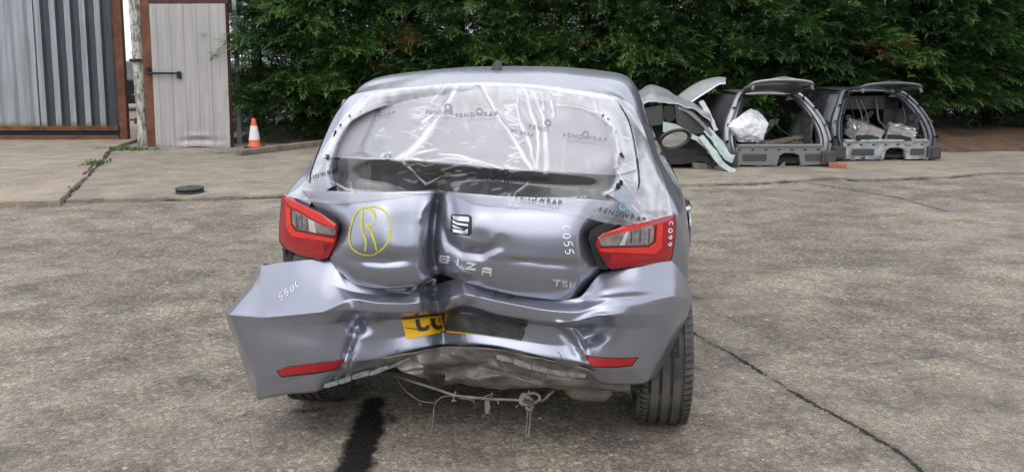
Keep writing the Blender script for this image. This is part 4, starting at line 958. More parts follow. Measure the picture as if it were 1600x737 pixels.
FOLDS = [  # bunched creases with highlights painted white: polyline in photo pixels, half width, strength
 ([(700,134),(672,160),(690,168),(660,190)],2.2,.8),([(716,132),(698,165),(672,205),(640,238),(622,248)],4.0,1.),([(704,150),(676,195),(630,248)],3.2,.95),([(712,133),(690,178),(655,222)],2.4,.8),
 ([(664,210),(652,228),(634,246)],2.0,.9),([(680,232),(650,240),(628,252)],2.0,.8),([(660,250),(636,248),(618,246)],1.6,.8),
 ([(755,136),(775,178),(795,205),(815,240),(832,264)],2.6,.9),([(810,140),(806,165),(815,195),(828,228),(836,262)],2.4,.9),([(820,142),(830,175),(838,200),(842,235),(838,262)],3.0,1.),
 ([(836,150),(848,180),(852,210),(854,240),(852,268)],3.6,.9),([(860,152),(864,170),(864,182)],2.4,.8),([(846,142),(850,160),(848,172)],1.8,.7),
 ([(575,146),(640,137),(700,132),(765,130),(838,135),(890,144),(962,156)],2.4,.95),([(840,136),(868,148),(880,152)],2.0,.8),([(690,132),(720,140),(745,136)],1.5,.7),
 ([(690,265),(740,252),(700,246),(668,252)],1.6,.6),([(686,240),(720,244),(758,256),(782,262)],2.2,.8),([(626,250),(640,262),(664,286)],1.6,.9),([(664,288),(690,276),(730,272)],1.4,.7),
 ([(800,318),(806,300),(826,284)],1.4,.6),([(806,322),(818,332),(832,334)],3.0,.55),([(796,304),(796,328),(806,332)],3.0,.5),([(758,258),(800,268),(832,266)],1.6,.7),
 ([(966,160),(985,182),(992,215),(994,250),(996,280)],9.0,.75),([(975,158),(1000,185),(1008,205)],3.0,.9),([(940,178),(960,200),(966,235),(963,262)],2.6,.75),([(870,164),(910,168),(945,182)],1.6,.6),
 ([(1006,205),(1012,235),(1020,270)],7,.75),([(1004,250),(1010,285),(1026,318),(1044,330)],9.0,.72),([(960,262),(984,296),(1000,318)],1.6,.8),([(944,302),(958,296),(966,286)],2.4,.9),([(928,160),(936,180)],2.0,.5),
 ([(550,160),(530,196),(513,230),(502,252)],9.0,.8),([(565,155),(548,182),(535,215),(528,240)],3.2,.75),([(570,200),(558,220),(545,238)],2.6,.7),([(532,246),(580,248),(624,251)],1.4,.75),([(502,255),(486,282),(464,302)],10.0,.62),
 ([(520,262),(516,282),(540,296),(600,301),(684,301)],1.8,.75),([(600,200),(594,206)],1.5,.5),([(610,238),(600,240),(596,246)],2.0,.5),([(548,285),(553,310)],1.2,.6),([(515,258),(530,300)],1.2,.5),
 ([(700,300),(760,306),(840,310),(900,308)],1.2,.55),([(985,318),(1005,336),(1030,342)],2.4,.6),([(1010,345),(1004,356),(986,358)],1.6,.6),([(690,300),(675,310)],1.6,.5)]
def pinstripes(px, py, seed, x0, x1, y0, y1, n):
    """short ragged wrinkle highlights painted white across a bundle"""
    r = random.Random(seed); d = np.zeros(px.shape)
    for _ in range(n):
        x, y = r.uniform(x0, x1), r.uniform(y0, y1); l = r.uniform(4, 16); a = r.uniform(-.5, .5)
        s, _al = seg_dist(px, py, [(x, y), (x + l * math.cos(a), y + l * math.sin(a))]); d = np.maximum(d, r.uniform(.4, .8) * np.exp(-(s / 1.0) ** 2))
    return d
def film_surface(rows, deps, sr, sc, off, seed, folds=True):
    A = np.concatenate([np.array(rows, float), np.array(deps, float)[..., None]], -1)
    A = catmull(A, sr); A = np.swapaxes(catmull(np.swapaxes(A, 0, 1), sc), 0, 1)
    px, py, dp = A[..., 0], A[..., 1], A[..., 2]
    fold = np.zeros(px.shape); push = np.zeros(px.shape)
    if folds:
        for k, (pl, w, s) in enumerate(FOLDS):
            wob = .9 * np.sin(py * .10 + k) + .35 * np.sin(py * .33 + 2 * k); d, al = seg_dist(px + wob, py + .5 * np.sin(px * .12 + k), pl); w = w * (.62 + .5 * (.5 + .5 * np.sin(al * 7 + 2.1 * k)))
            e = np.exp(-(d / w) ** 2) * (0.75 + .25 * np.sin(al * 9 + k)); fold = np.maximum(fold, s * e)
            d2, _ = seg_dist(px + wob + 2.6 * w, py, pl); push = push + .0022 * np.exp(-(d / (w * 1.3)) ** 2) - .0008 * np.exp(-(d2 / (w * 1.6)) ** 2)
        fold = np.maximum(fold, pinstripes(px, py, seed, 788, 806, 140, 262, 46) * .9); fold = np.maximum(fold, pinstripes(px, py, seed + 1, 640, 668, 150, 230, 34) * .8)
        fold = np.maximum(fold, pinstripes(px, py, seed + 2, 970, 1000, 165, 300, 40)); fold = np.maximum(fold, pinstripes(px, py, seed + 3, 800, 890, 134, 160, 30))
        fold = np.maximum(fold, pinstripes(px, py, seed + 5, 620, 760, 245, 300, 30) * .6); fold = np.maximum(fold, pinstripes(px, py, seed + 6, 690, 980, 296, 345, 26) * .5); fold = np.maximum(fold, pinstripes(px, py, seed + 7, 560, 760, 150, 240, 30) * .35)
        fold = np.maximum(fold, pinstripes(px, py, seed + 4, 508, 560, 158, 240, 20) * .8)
    if folds:                                                     # doubled film and painted sky glare along both sides and the top
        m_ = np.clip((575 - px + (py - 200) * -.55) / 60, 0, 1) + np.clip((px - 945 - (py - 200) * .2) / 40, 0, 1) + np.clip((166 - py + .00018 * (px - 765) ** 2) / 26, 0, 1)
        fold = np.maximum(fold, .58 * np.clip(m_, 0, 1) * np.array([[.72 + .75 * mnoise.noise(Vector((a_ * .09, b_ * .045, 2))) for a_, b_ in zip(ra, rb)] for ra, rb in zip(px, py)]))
    P = np.zeros(px.shape + (3,)); cl = Vector(ORG)
    rs = np.random.default_rng(seed)
    for i in range(px.shape[0]):
        for j in range(px.shape[1]):
            y = dp[i, j] - push[i, j]
            y += .0018 * mnoise.noise(Vector((px[i, j] * .03, py[i, j] * .02, seed))) + .0007 * mnoise.noise(Vector((px[i, j] * .11, py[i, j] * .05, seed)))
            p = Vector(U(px[i, j], py[i, j], y))
            d = Vector(locdir(px[i, j], py[i, j])).normalized(); h = FSKIN.ray_cast(cl, d)
            if h[0] is not None:
                lim = (h[0] - cl).length - .007 - off
                if (p - cl).length > lim - 0: p = cl + d * lim
            P[i, j] = p + (cl - p).normalized() * off
    return P, fold, px, py
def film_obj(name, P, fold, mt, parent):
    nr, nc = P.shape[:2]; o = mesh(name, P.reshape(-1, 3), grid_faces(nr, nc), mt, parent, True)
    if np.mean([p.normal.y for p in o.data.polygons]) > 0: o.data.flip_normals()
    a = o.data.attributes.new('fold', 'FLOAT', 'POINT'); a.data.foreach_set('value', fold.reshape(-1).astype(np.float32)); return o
lens_objs = [o for o in list(lampR.children_recursive) + list(lampL.children_recursive) if o.type == 'MESH']
FSKIN = bvh_of([body, tailgate, tpanel] + lens_objs)
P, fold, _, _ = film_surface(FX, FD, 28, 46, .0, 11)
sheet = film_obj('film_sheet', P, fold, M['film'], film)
FILM = bvh_of([sheet])
# milky layer added for the sky reflected in the upper film, its straight lower edge shows
FX2 = [r[:] for r in FX[:3]] + [[(497,246),(560,247),(628,250),(720,256),(800,265),(880,268),(962,272),(1010,262)]]
FX2 = [[(a + (6 if k == 0 else -8 if k == 7 else 0), b + (2 if i == 0 else 0)) for k, (a, b) in enumerate(r)] for i, r in enumerate(FX2)]
FD2 = FD[:3] + [[.445,.235,.225,.22,.21,.208,.262,.48]]
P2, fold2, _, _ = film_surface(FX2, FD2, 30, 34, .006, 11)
lay = film_obj('film_sheen_layer', P2, fold2 * .85, M['film_top'], film)
FILM2 = bvh_of([sheet, lay])
M['print'] = mat('dark_print', (0.045, 0.047, 0.055), 0.6, var=0.1); M['print_teal'] = mat('teal_print', (0.10, 0.33, 0.40), 0.6, var=0.15)
def on_film(off): return lambda px, py: hit(px, py, FILM, off, .2)
M['print_faint'] = mat('faded_print', (0.20, 0.20, 0.23), 0.6, var=0.1)
def wrap_print(x0, y0, x1, y1, h, word='FENDWRAP', ring=None, sub=True, ringmat=None):
    up_ = y0 < 240; S = (lambda px, py: hit(px, py, FILM2, .0015, .3)) if up_ else on_film(.0015); pm = M['print_faint' if up_ else 'print']; ringmat = ringmat or ('print_faint' if up_ else 'print')
    lettering('printed_name', word, x0, y0, x1, y1, h, pm, film, S, 1.35, .022)
    if sub:
        d = np.array([x1 - x0, y1 - y0]); n = np.array([-d[1], d[0]]) / np.linalg.norm(d)
        a, b = np.array([x0, y0]) + d * .12 + n * h * .85, np.array([x0, y0]) + d * .95 + n * h * .85
        lettering('printed_line', 'COLLISION PROTECTION PRODUCTS', *a, *b, h * .26, pm, film, S, 1.1)
    if ring:
        mb = MB(); cx, cy, rr = ring; n = 26; v = []
        for k in range(n):
            a = 2 * math.pi * k / n
            for q in (rr * .62 * (1 + .08 * math.sin(6 * a)), rr * (1 + .05 * math.sin(6 * a + 1))): v.append(S(cx + q * math.cos(a), cy + q * math.sin(a)))
        mb.add(v, [(2*k, 2*k+1, (2*k+3) % (2*n), (2*k+2) % (2*n)) for k in range(n)]); o = mesh('printed_ring', mb.v, mb.f, M[ringmat], film)
wrap_print(562, 188, 618, 178, 5, ring=(589, 175, 5)); wrap_print(666, 179, 708, 179, 7, 'FENDWR', ring=(700, 168, 6)); wrap_print(712, 184, 778, 181, 6.5, ring=(749, 174.5, 5.5))
wrap_print(880, 214, 948, 222, 6.5, ring=(915, 210, 5.5)); wrap_print(798, 206, 832, 215, 6, 'NDWRAP', sub=False); wrap_print(826, 200, 856, 206, 6, 'FEND', ring=(856, 192, 5.5), sub=False)
wrap_print(572, 261, 638, 263, 6.5, ring=(606, 245, 5.5)); wrap_print(640, 272, 694, 277, 7, 'NDWRAP', sub=False); wrap_print(752, 283.5, 821, 285, 7, ring=(790, 270.5, 6))
wrap_print(806, 309, 877, 321, 7.5); wrap_print(936, 331.5, 1008, 348, 8, ring=(973.5, 323, 6.5), ringmat='print_teal'); wrap_print(486, 281, 530, 268, 6, 'NDWRAP', sub=False)
# ================================================================== gate, door, posts on the left
def corrugated(name, x0, x1, z0, z1, y, pitch, rib, depth, parent, mats, ribmat=1, top_w=.45, lean=0.0, sub=1, off=0.0):
    """upright trapezoid-profile sheet; ribs stand towards -y"""
    xs = [(x0, 0)]; x = x0 + off
    while x + pitch <= x1 + 1e-6:
        a = x + (pitch - rib) / 2; s = rib * (1 - top_w) / 2
        xs += [(a, 0), (a + s, -depth), (a + rib - s, -depth), (a + rib, 0)]; x += pitch
    xs.append((x1, 0)); nz = 12; v = []; f = []; mi = []
    for k in range(nz + 1):
        z = z0 + (z1 - z0) * k / nz
        for (xx, d) in xs: v.append((xx, y + d + .004 * mnoise.noise(Vector((xx * 3, z * 3, y))), z))
    n = len(xs)
    for k in range(nz):
        for i in range(n - 1):
            f.append((k * n + i, k * n + i + 1, (k + 1) * n + i + 1, (k + 1) * n + i)); mi.append(ribmat if xs[i][1] < 0 and xs[i + 1][1] < 0 else 0)
    o = mesh(name, v, f, mats, parent); o.data.polygons.foreach_set('material_index', mi)
    so = o.modifiers.new('gauge', 'SOLIDIFY'); so.thickness = .002; return o
def weathered(name, col, streak, low, z0, z1, rough=.5, metal=.3):
    """sheet with vertical run-off streaks and rust creeping up from the foot"""
    m, nt, b = nodes(name); L = nt.links; co = NN(nt, 'TexCoord'); mp = NN(nt, 'Mapping'); mp.inputs['Scale'].default_value = (14, 14, .8); L.new(co.outputs['Object'], mp.inputs['Vector'])
    n = NN(nt, 'TexNoise', Scale=1.0, Detail=8.0, Roughness=.65); L.new(mp.outputs[0], n.inputs['Vector'])
    n2 = NN(nt, 'TexNoise', Scale=9.0, Detail=8.0, Roughness=.7); L.new(co.outputs['Object'], n2.inputs['Vector'])
    c = nmix(nt, nrange(nt, n.outputs['Fac'], .35, .68), streak, col)
    sp = NN(nt, 'SeparateXYZ'); L.new(co.outputs['Object'], sp.inputs[0])
    h = nmath(nt, 'ADD', nrange(nt, sp.outputs[2], z0, z1, 1, 0), nmath(nt, 'SUBTRACT', n2.outputs['Fac'], .62))
    c = nmix(nt, nrange(nt, h, .15, .55), c, low); L.new(c, b.inputs['Base Color'])
    b.inputs['Roughness'].default_value = rough; b.inputs['Metallic'].default_value = metal; return m
M['sheet_galv'] = weathered('galvanised_ribs', (0.31, 0.34, 0.345), (0.21, 0.235, 0.235), (0.19, 0.17, 0.09), .22, .50, .5, .35)
M['sheet_dark'] = weathered('dark_coated_sheet', (0.048, 0.058, 0.072), (0.034, 0.042, 0.052), (0.08, 0.06, 0.04), .2, .40, .5, .1)
M['sheet_pale'] = weathered('light_grey_sheet', (0.36, 0.39, 0.41), (0.28, 0.30, 0.32), (0.26, 0.21, 0.12), .2, .48, .45, .25)
M['door_sheet'] = weathered('grey_door_cladding', (0.40, 0.385, 0.37), (0.32, 0.31, 0.30), (0.29, 0.275, 0.25), -.2, .35, .55, .1)
GY = 13.35
gate = empty('corrugated_gate', (-7.6, GY, 0), 0, 'tall corrugated metal gate in a rusty frame', 'gate')
def gx(px, py=110): return atY(px, py, GY).x + 7.6
for nm, a, b, mats, off in (('corrugated_sheet', gx(-560), gx(-110), [M['sheet_pale'], M['sheet_pale']], 0), ('corrugated_sheet', gx(-110) + .004, gx(56), [M['sheet_pale'], M['sheet_galv']], 0), ('corrugated_sheet', gx(56) + .004, gx(178), [M['sheet_dark'], M['sheet_galv']], -.02)):
    corrugated(nm, a, b, .30, 3.4, 0, .262, .165, .045, gate, mats, off=off, top_w=.62)
xr = gx(190)
MB().box((xr, 0, 1.78), (.13, .10, 3.4)).build('gate_upright', M['rust'], gate)
MB().box((xr - .115, .03, 1.78), (.08, .05, 3.3)).build('gate_flange', M['rust_dark'], gate)
for z, h, m_ in ((.275, .075, 'rust'), (.105, .06, 'rust')): MB().box(((xr - .07 + gx(-560)) / 2, -.05, z), (xr - .07 - gx(-560), .08, h)).build('gate_rail', M[m_], gate)
MB().box(((xr - .07 + gx(-560)) / 2, 0, .19), (xr - .07 - gx(-560), .03, .10)).build('kick_strip', M['steel'], gate)
MB().box((xr + .16, -.02, .42), (.26, .03, .03)).box((xr + .22, -.02, .40), (.05, .05, .10)).build('gate_bolt', M['rust_dark'], gate)
# ---- peeling post between gate and door
m, nt, b = nodes('peeling_white_paint'); L = nt.links; co = NN(nt, 'TexCoord'); mp = NN(nt, 'Mapping'); mp.inputs['Scale'].default_value = (16, 16, 4.5); L.new(co.outputs['Object'], mp.inputs['Vector'])
n = NN(nt, 'TexNoise', Scale=1.0, Detail=10.0, Roughness=.75); L.new(mp.outputs[0], n.inputs['Vector'])
L.new(ramp(nt, n.outputs['Fac'], [(.38, (.085, .075, .06)), (.47, (.22, .20, .17)), (.53, (.52, .50, .46)), (.7, (.62, .60, .56))]).outputs['Color'], b.inputs['Base Color']); b.inputs['Roughness'].default_value = .85
bp = NN(nt, 'Bump', Strength=.6, Distance=.02); L.new(n.outputs['Fac'], bp.inputs['Height']); L.new(bp.outputs['Normal'], b.inputs['Normal']); M['peel'] = m
PY = 12.75; p0 = ground(226, 234); pc = atY(219, 120, PY)
post = empty('gate_post', (pc.x, PY, 0), 0, 'peeling white round post between gate and door, wire wrapped round it', 'post')
rr = random.Random(2); pts = [(-.045 * (z - 1.2) * .35, 0, z) for z in np.linspace(-.05, 3.3, 14)]
MB().tube(pts, [.10 + rr.uniform(-.008, .008) for _ in pts], 14).build('shaft', M['peel'], post, True)
MB().tube([(x - .07, .05, z) for x, _, z in pts], [.05 + rr.uniform(-.006, .006) for _ in pts], 10).build('back_shaft', M['peel'], post, True)
for z in (.55, .92, 1.28, 1.62, 2.05, 2.3):
    MB().tube([(-.02 - .0157 * (z - 1.2) + .112 * math.cos(a), .112 * math.sin(a), z + .03 * math.sin(a + z)) for a in np.linspace(0, 2 * math.pi, 24)], .004, 5).build('wire_tie', M['galv'], post, True)
MB().box((-.02, -.11, 1.475), (.17, .06, .05), None, .012).box((.10, -.10, 1.48), (.16, .03, .02)).build('hinge_clamp', M['steel'], post)
# ---- clad steel door
DY = 12.45
dl, dr = atY(232, 120, DY).x, atY(359, 120, DY).x
door = empty('metal_door', (dl, DY, 0), math.radians(-3), 'grey ribbed sheet metal door with rusty frame and black bar handle', 'door'); W = dr - dl
MB().box((.02, 0, 1.23), (.15, .09, 2.42)).build('door_frame', M['rust'], door); MB().box((W / 2, .01, 2.42), (W + .1, .07, .085)).build('door_frame', M['rust_dark'], door); MB().box((W + .01, .02, 1.23), (.05, .06, 2.42)).build('door_frame', M['rust_dark'], door)
for z0, z1, dy in ((.045, .44, -.012), (.43, 1.14, -.006), (1.13, 2.385, 0)):
    o = corrugated('cladding_sheet', .10, W + .02, z0, z1, -.05 + dy, .222, .085, .022, door, [M['door_sheet'], M['door_sheet']], off=-.03, top_w=.4)
    if z0 < .1:
        for q in o.data.vertices:
            k = math.exp(-((q.co.x - W * .62) / .22) ** 2 - ((q.co.z - .10) / .12) ** 2); q.co.y -= .06 * k * math.sin(q.co.z * 30); q.co.z += .035 * k
hb = MB().box((.30, -.12, 1.265), (.55, .025, .035), None, .006).box((.045, -.09, 1.30), (.05, .07, .12), None, .006).box((.565, -.10, 1.235), (.055, .05, .12), None, .008); hb.build('bar_handle', M['steel'], door)
gpst = atY(367, 110, 12.75); ft = empty('fence_post', (gpst.x, 12.85, 0), 0, 'slim galvanised post beside the door against the conifers', 'post')
MB().box((0, 0, 1.6), (.07, .05, 3.2)).build('post_shaft', M['galv'], ft); MB().box((.0, -.03, 1.75), (.05, .012, .08)).build('post_bracket', M['galv'], ft)
# ---- barbed wire over the door
bw = empty('barbed_wire', (dl, 12.45, 2.52), 0, 'strand of barbed wire above the grey door', 'wire'); rr = random.Random(6)
xs = np.linspace(-.2, W + .6, 26); pts = [(x, 0, .03 + .02 * math.sin(x * 5)) for x in xs]; MB().tube(pts, .006, 5).build('strand', M['galv'], bw, True)
for x in np.arange(-.1, W + .5, .17):
    MB().tube([(x - .02, -.01, .0), (x + .015, .01, .07)], .004, 4).tube([(x + .02, -.01, .0), (x - .015, .01, .07)], .004, 4).build('barb', M['galv'], bw)
# ---- dark hatchback in the yard beyond the gate: the same build of car in black
far = empty('parked_black_car', (-12.6, 21.8, 0), math.radians(-70), 'black car with alloy wheels in the gap beside the gate', 'car')
for (key, side), o in shell_objs.items():
    me = o.data.copy(); me.materials.clear(); me.materials.append(M['glass_dark'] if key in ('side_window', 'windscreen') else M['paint_black']); link(key, me, None, far)
for x, y, s in ((.735, .70, 1), (-.735, .70, -1), (.735, 3.17, 1), (-.735, 3.17, -1)): wheel(x, y, 0, far, s, spokes=5)
MB().box((0, .45, .8), (1.3, .04, 1.0), Matrix.Rotation(.1, 3, 'X'), .02).build('tailgate', M['paint_black'], far)

# ================================================================== traffic cone, sleeper, brake disc, brick
cp = ground(398, 231, .045); cone = empty('traffic_cone', cp, 0, 'small orange traffic cone with white sleeve by the hedge', 'traffic cone')
MB().lathe([(.001, .03), (.115, .03), (.105, .045), (.094, .055), (.060, .30), (.030, .47), (.022, .485), (.001, .488)], 28).build('cone_body', M['cone'], cone, True, 40)
MB().lathe([(.0865, .135), (.0885, .135), (.0545, .365), (.0525, .365)], 28).build('white_sleeve', M['cone_white'], cone, True, 40)
MB().box((0, 0, .016), (.27, .27, .032), None, .008).build('cone_base', M['black'], cone)
a, b_ = ground(372, 243, .045), ground(512, 226, .045); dv = b_ - a
o = MB().box((0, 0, 0), (dv.length, .18, .085), None, .012).build('timber_sleeper', M['timber']); o.location = ((a + b_) / 2) + Vector((0, 0, .043)); o.rotation_euler = (0, 0, math.atan2(dv.y, dv.x))
tag(o, 'old timber sleeper lying on the concrete by the cone', 'timber')
dp_ = ground(297, 307, .0); disc = empty('brake_disc', (dp_.x, dp_.y, 0.044), 0, 'dark metal brake disc lying flat at the apron edge', 'brake disc')
MB().lathe([(.085, .008), (.146, .008), (.148, .012), (.146, .020), (.09, .020)], 40).lathe([(.09, .034), (.146, .040), (.148, .048), (.146, .058), (.085, .060)], 40).build('friction_ring', M['disc'], disc, True, 30)
MB().lathe([(.088, .002), (.092, .052), (.084, .062), (.078, .064), (.034, .064), (.032, .05)], 32).build('disc_bell', M['disc'], disc, True, 30)
mb = MB()
for k in range(36):
    q = Matrix.Rotation(2 * math.pi * k / 36, 3, 'Z'); mb.box(q @ Vector((.116, 0, .030)), (.05, .006, .0198), q)
mb.build('cooling_vane', M['disc'], disc)['kind'] = 'stuff'
bk = ground(1308, 262, .045); o = MB().box((0, 0, 0), (.215, .10, .065), None, .006).build('loose_brick', M['brick']); o.location = bk + Vector((0, 0, .033)); o.rotation_euler = (0, 0, -.25)
tag(o, 'single orange brick lying between the two cut car ends', 'brick')
rr = random.Random(12); mb = MB()
for _ in range(420):                                              # grit and crumbs over the yard
    px, py = rr.uniform(-40, 1640), 735 - 440 * rr.random() ** .55; p = ground(px, py); s = rr.uniform(.003, .010)
    mb.box((p.x, p.y, s * .3), (s * 1.5, s, s * .8), Matrix.Rotation(rr.uniform(0, 3), 3, 'Z'))
tag(mb.build('loose_grit', mat('pale_grit', (.40, .37, .31), .9, col2=(.16, .14, .12), scale=30)), 'loose stone grit scattered over the yard surface', 'grit', kind='stuff')

# ---- unseen shed added behind the camera so the car paint reflects something dark
shed = empty('added_shed', (2, -15, 0), 0, 'unseen dark grey shed added across the yard to darken reflections', 'building')
corrugated('shed_wall', -24, 24, 0, 4.6, 0, .9, .4, .05, shed, [mat('shed_cladding', (.085, .09, .10), .7), M['trim']], ribmat=0)
MB().prism([(-24.4, .3, 4.5), (-24.4, -6, 6.2), (-24.4, -12, 4.5)], (48.8, 0, 0)).build('roof', mat('shed_roof', (.12, .12, .12), .8), shed)
MB().box((0, -11.9, 2.3), (48, .2, 4.6)).build('shed_wall', M['trim'], shed)
for x in (-15, -4, 8): MB().box((x, .10, 1.9), (4.2, .08, 3.8)).build('roller_door', mat('roller_door', (.20, .20, .21), .6), shed)
# ================================================================== conifer hedge
def leaf_mat(name):
    m, nt, b = nodes(name); L = nt.links
    at = NN(nt, 'Attribute', attribute_name='tone')
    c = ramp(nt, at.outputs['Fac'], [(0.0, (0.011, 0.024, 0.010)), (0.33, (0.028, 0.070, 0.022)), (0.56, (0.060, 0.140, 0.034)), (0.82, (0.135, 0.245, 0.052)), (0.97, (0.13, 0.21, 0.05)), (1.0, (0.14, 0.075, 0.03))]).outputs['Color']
    L.new(c, b.inputs['Base Color']); b.inputs['Roughness'].default_value = 0.55; b.inputs['Specular IOR Level'].default_value = 0.3
    tl = NN(nt, 'BsdfTranslucent'); L.new(c, tl.inputs['Color']); mx = NN(nt, 'MixShader'); mx.inputs[0].default_value = .22
    L.new(b.outputs[0], mx.inputs[1]); L.new(tl.outputs[0], mx.inputs[2]); L.new(mx.outputs[0], nt.nodes['Material Output'].inputs['Surface']); return m
M['leaf'] = leaf_mat('conifer_foliage'); M['bark'] = mat('conifer_bark', (0.085, 0.058, 0.040), .9, col2=(0.035, 0.025, 0.018), scale=12, bump=.6, bscale=25)
def frond(seed, L=.46, pairs=8, flat=.12):
    """flat feathery spray along +x: side branchlets that carry leaflets, drooping to the tip"""
    r = random.Random(seed); v = []; f = []; w = []
    def blade(p, d, l, wd, nrm, t0, t1, two=True):
        n = len(v); s = d.cross(nrm).normalized() * wd
        if two: v.extend([p, p + d * l * .5 + s, p + d * l, p + d * l * .5 - s]); f.extend([(n, n + 1, n + 2), (n, n + 2, n + 3)]); w.extend([t0, (t0 + t1) / 2, t1, (t0 + t1) / 2])
        else: v.extend([p + s, p + d * l, p - s]); f.append((n, n + 1, n + 2)); w.extend([t0, t1, t0])
    up = Vector((0, 0, 1))
    for i in range(pairs):
        t = (i + .35) / pairs; p = Vector((L * t, 0, -flat * L * t * t)); bl = L * (.40 * (1 - t) ** .7 + .09) * r.uniform(.75, 1.2)
        for s in (-1, 1):
            a = math.radians(r.uniform(26, 42)); d = Vector((math.cos(a), s * math.sin(a), -.55 * t * flat + r.uniform(-.22, .06))).normalized()
            nr = (up + Vector((r.uniform(-.35, .35), r.uniform(-.35, .35), 0))).normalized()
            blade(p, d, bl, L * .0125, nr, .15 + .25 * t, .45 + .25 * t)
            for q, e in ((.35, 1), (.6, -1)):
                a2 = a * s + e * math.radians(r.uniform(24, 36)); d2 = Vector((math.cos(a2), math.sin(a2), -.3 + r.uniform(-.15, .1))).normalized(); blade(p + d * bl * q, d2, bl * .62 * (1.25 - q), L * .0085, nr, .2 + .25 * t, .5 + .25 * t, False)
    blade(Vector((L * .85, 0, -flat * L * .72)), Vector((1, 0, -.6)).normalized(), L * .3, L * .022, up, .4, .7)
    return np.array(v), np.array(f), np.array(w)
FR = [frond(s) for s in range(5)] + [frond(s, pairs=7, flat=-.15) for s in (11, 12)]
FLOW = [frond(s, L=.5, pairs=4) for s in (21, 22)]
def rot_from(d, roll):
    d = d.normalized(); up = Vector((0, 0, 1)); s = up.cross(d)
    if s.length < .05: s = Vector((1, 0, 0))
    s.normalize(); u = d.cross(s); R = Matrix((d, s, u)).transposed(); return R @ Matrix.Rotation(roll, 3, 'X')
def crown(name, seed, parent, rx, ry, height, nclump, per, base=.1, low=.35, zmax=2.9, fill=2.8):
    r = random.Random(seed); V = []; Fc = []; T = []; n = 0
    def add(p, d, sc, roll, tone, bank):
        nonlocal n
        v, f, w = bank[r.randrange(len(bank))]
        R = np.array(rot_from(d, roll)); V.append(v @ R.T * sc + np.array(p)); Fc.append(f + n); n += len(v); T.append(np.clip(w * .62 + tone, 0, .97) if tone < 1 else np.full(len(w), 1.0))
    for k in range(nclump):
        # boughs sit on an egg-shaped surface, most of them on the side towards the yard; thin above the part in view
        a = r.gauss(-math.pi / 2, .80)
        z = base + (zmax - base) * r.random() if r.random() < .9 else r.uniform(zmax, height); tz = z / height
        rad = (1.0 if tz > low else .74 + .26 * tz / low) * (1.05 - .55 * max(0, tz - .6) * 2) * r.uniform(.60, 1.12)
        c = Vector((rx * rad * math.cos(a), ry * rad * math.sin(a), z)); out = Vector((math.cos(a) + r.gauss(0, .35), math.sin(a), r.uniform(-.15, .35))).normalized()
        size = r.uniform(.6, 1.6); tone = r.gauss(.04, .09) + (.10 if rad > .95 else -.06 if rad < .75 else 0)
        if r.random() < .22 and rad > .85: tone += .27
        dead = r.random() < .008; side = out.cross(Vector((0, 0, 1))).normalized()
        for q in range(int(per * size)):
            # sprays leave one bough in the same sense and fan out like a plume
            u = r.random() ** .8; e = r.gauss(0, .55)
            p = c + out * (u - .65) * .75 * size + side * e * .16 * size + Vector((0, 0, -.10 * u * u + r.gauss(0, .055))) * size
            d = (out * 1.1 + side * (e * .75 + r.gauss(0, .18)) + Vector((0, 0, r.gauss(.10, .28)))).normalized()
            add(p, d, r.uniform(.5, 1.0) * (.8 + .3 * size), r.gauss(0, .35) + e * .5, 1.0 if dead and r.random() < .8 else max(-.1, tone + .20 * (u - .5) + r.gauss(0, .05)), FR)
    for k in range(int(nclump * fill)):                            # inside of the tree
        a = r.uniform(0, 2 * math.pi); rad = r.uniform(.0, .8); z = r.uniform(base, zmax + .4)
        p = Vector((rx * rad * math.cos(a), ry * rad * math.sin(a) + .15, z)); d = Vector((math.cos(a), math.sin(a), r.uniform(-.7, .3)))
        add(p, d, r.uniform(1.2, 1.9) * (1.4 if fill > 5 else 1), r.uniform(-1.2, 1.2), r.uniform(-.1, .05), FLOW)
    for k in range(int(nclump * 1.6)):                            # hedge top closed with fronds added to keep sky light out
        a = r.uniform(0, 2 * math.pi); rad = r.uniform(0, 1.0); z = r.uniform(zmax - .1, height); q = 1 - .5 * (z - zmax) / (height - zmax)
        add(Vector((rx * rad * q * math.cos(a), ry * rad * q * math.sin(a), z)), Vector((math.cos(a), math.sin(a), r.uniform(-.3, .5))), r.uniform(1.3, 2.2), r.uniform(-.5, .5), r.uniform(-.05, .2), FLOW)
    V = np.concatenate(V); Fc = np.concatenate(Fc); T = np.concatenate(T)
    me = bpy.data.meshes.new(name); me.vertices.add(len(V)); me.vertices.foreach_set('co', V.astype(np.float32).ravel())
    me.loops.add(len(Fc) * 3); me.loops.foreach_set('vertex_index', Fc.astype(np.int32).ravel()); me.polygons.add(len(Fc)); me.polygons.foreach_set('loop_start', np.arange(0, len(Fc) * 3, 3, dtype=np.int32))
    me.update(calc_edges=True); at = me.attributes.new('tone', 'FLOAT', 'POINT'); at.data.foreach_set('value', T.astype(np.float32))
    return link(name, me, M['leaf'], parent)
NT = 13; rt = random.Random(5); tri = 0
GRP = 'conifers in the hedge'
WHICH = ['dense green conifer nearest the orange traffic cone and grey door', 'dense green conifer behind the far end of the timber sleeper'] + ['dense green conifer in the hedge straight behind the smashed hatchback'] * 5 + ['dense green conifer behind the tipped car roof', 'dense green conifer behind the pale silver cut car rear', 'dense green conifer behind the gap between the two cut car rears', 'dense green conifer behind the dark cut car rear', 'dense green conifer just past the dark cut car rear', 'dense green conifer over the bare soil at the hedge end']
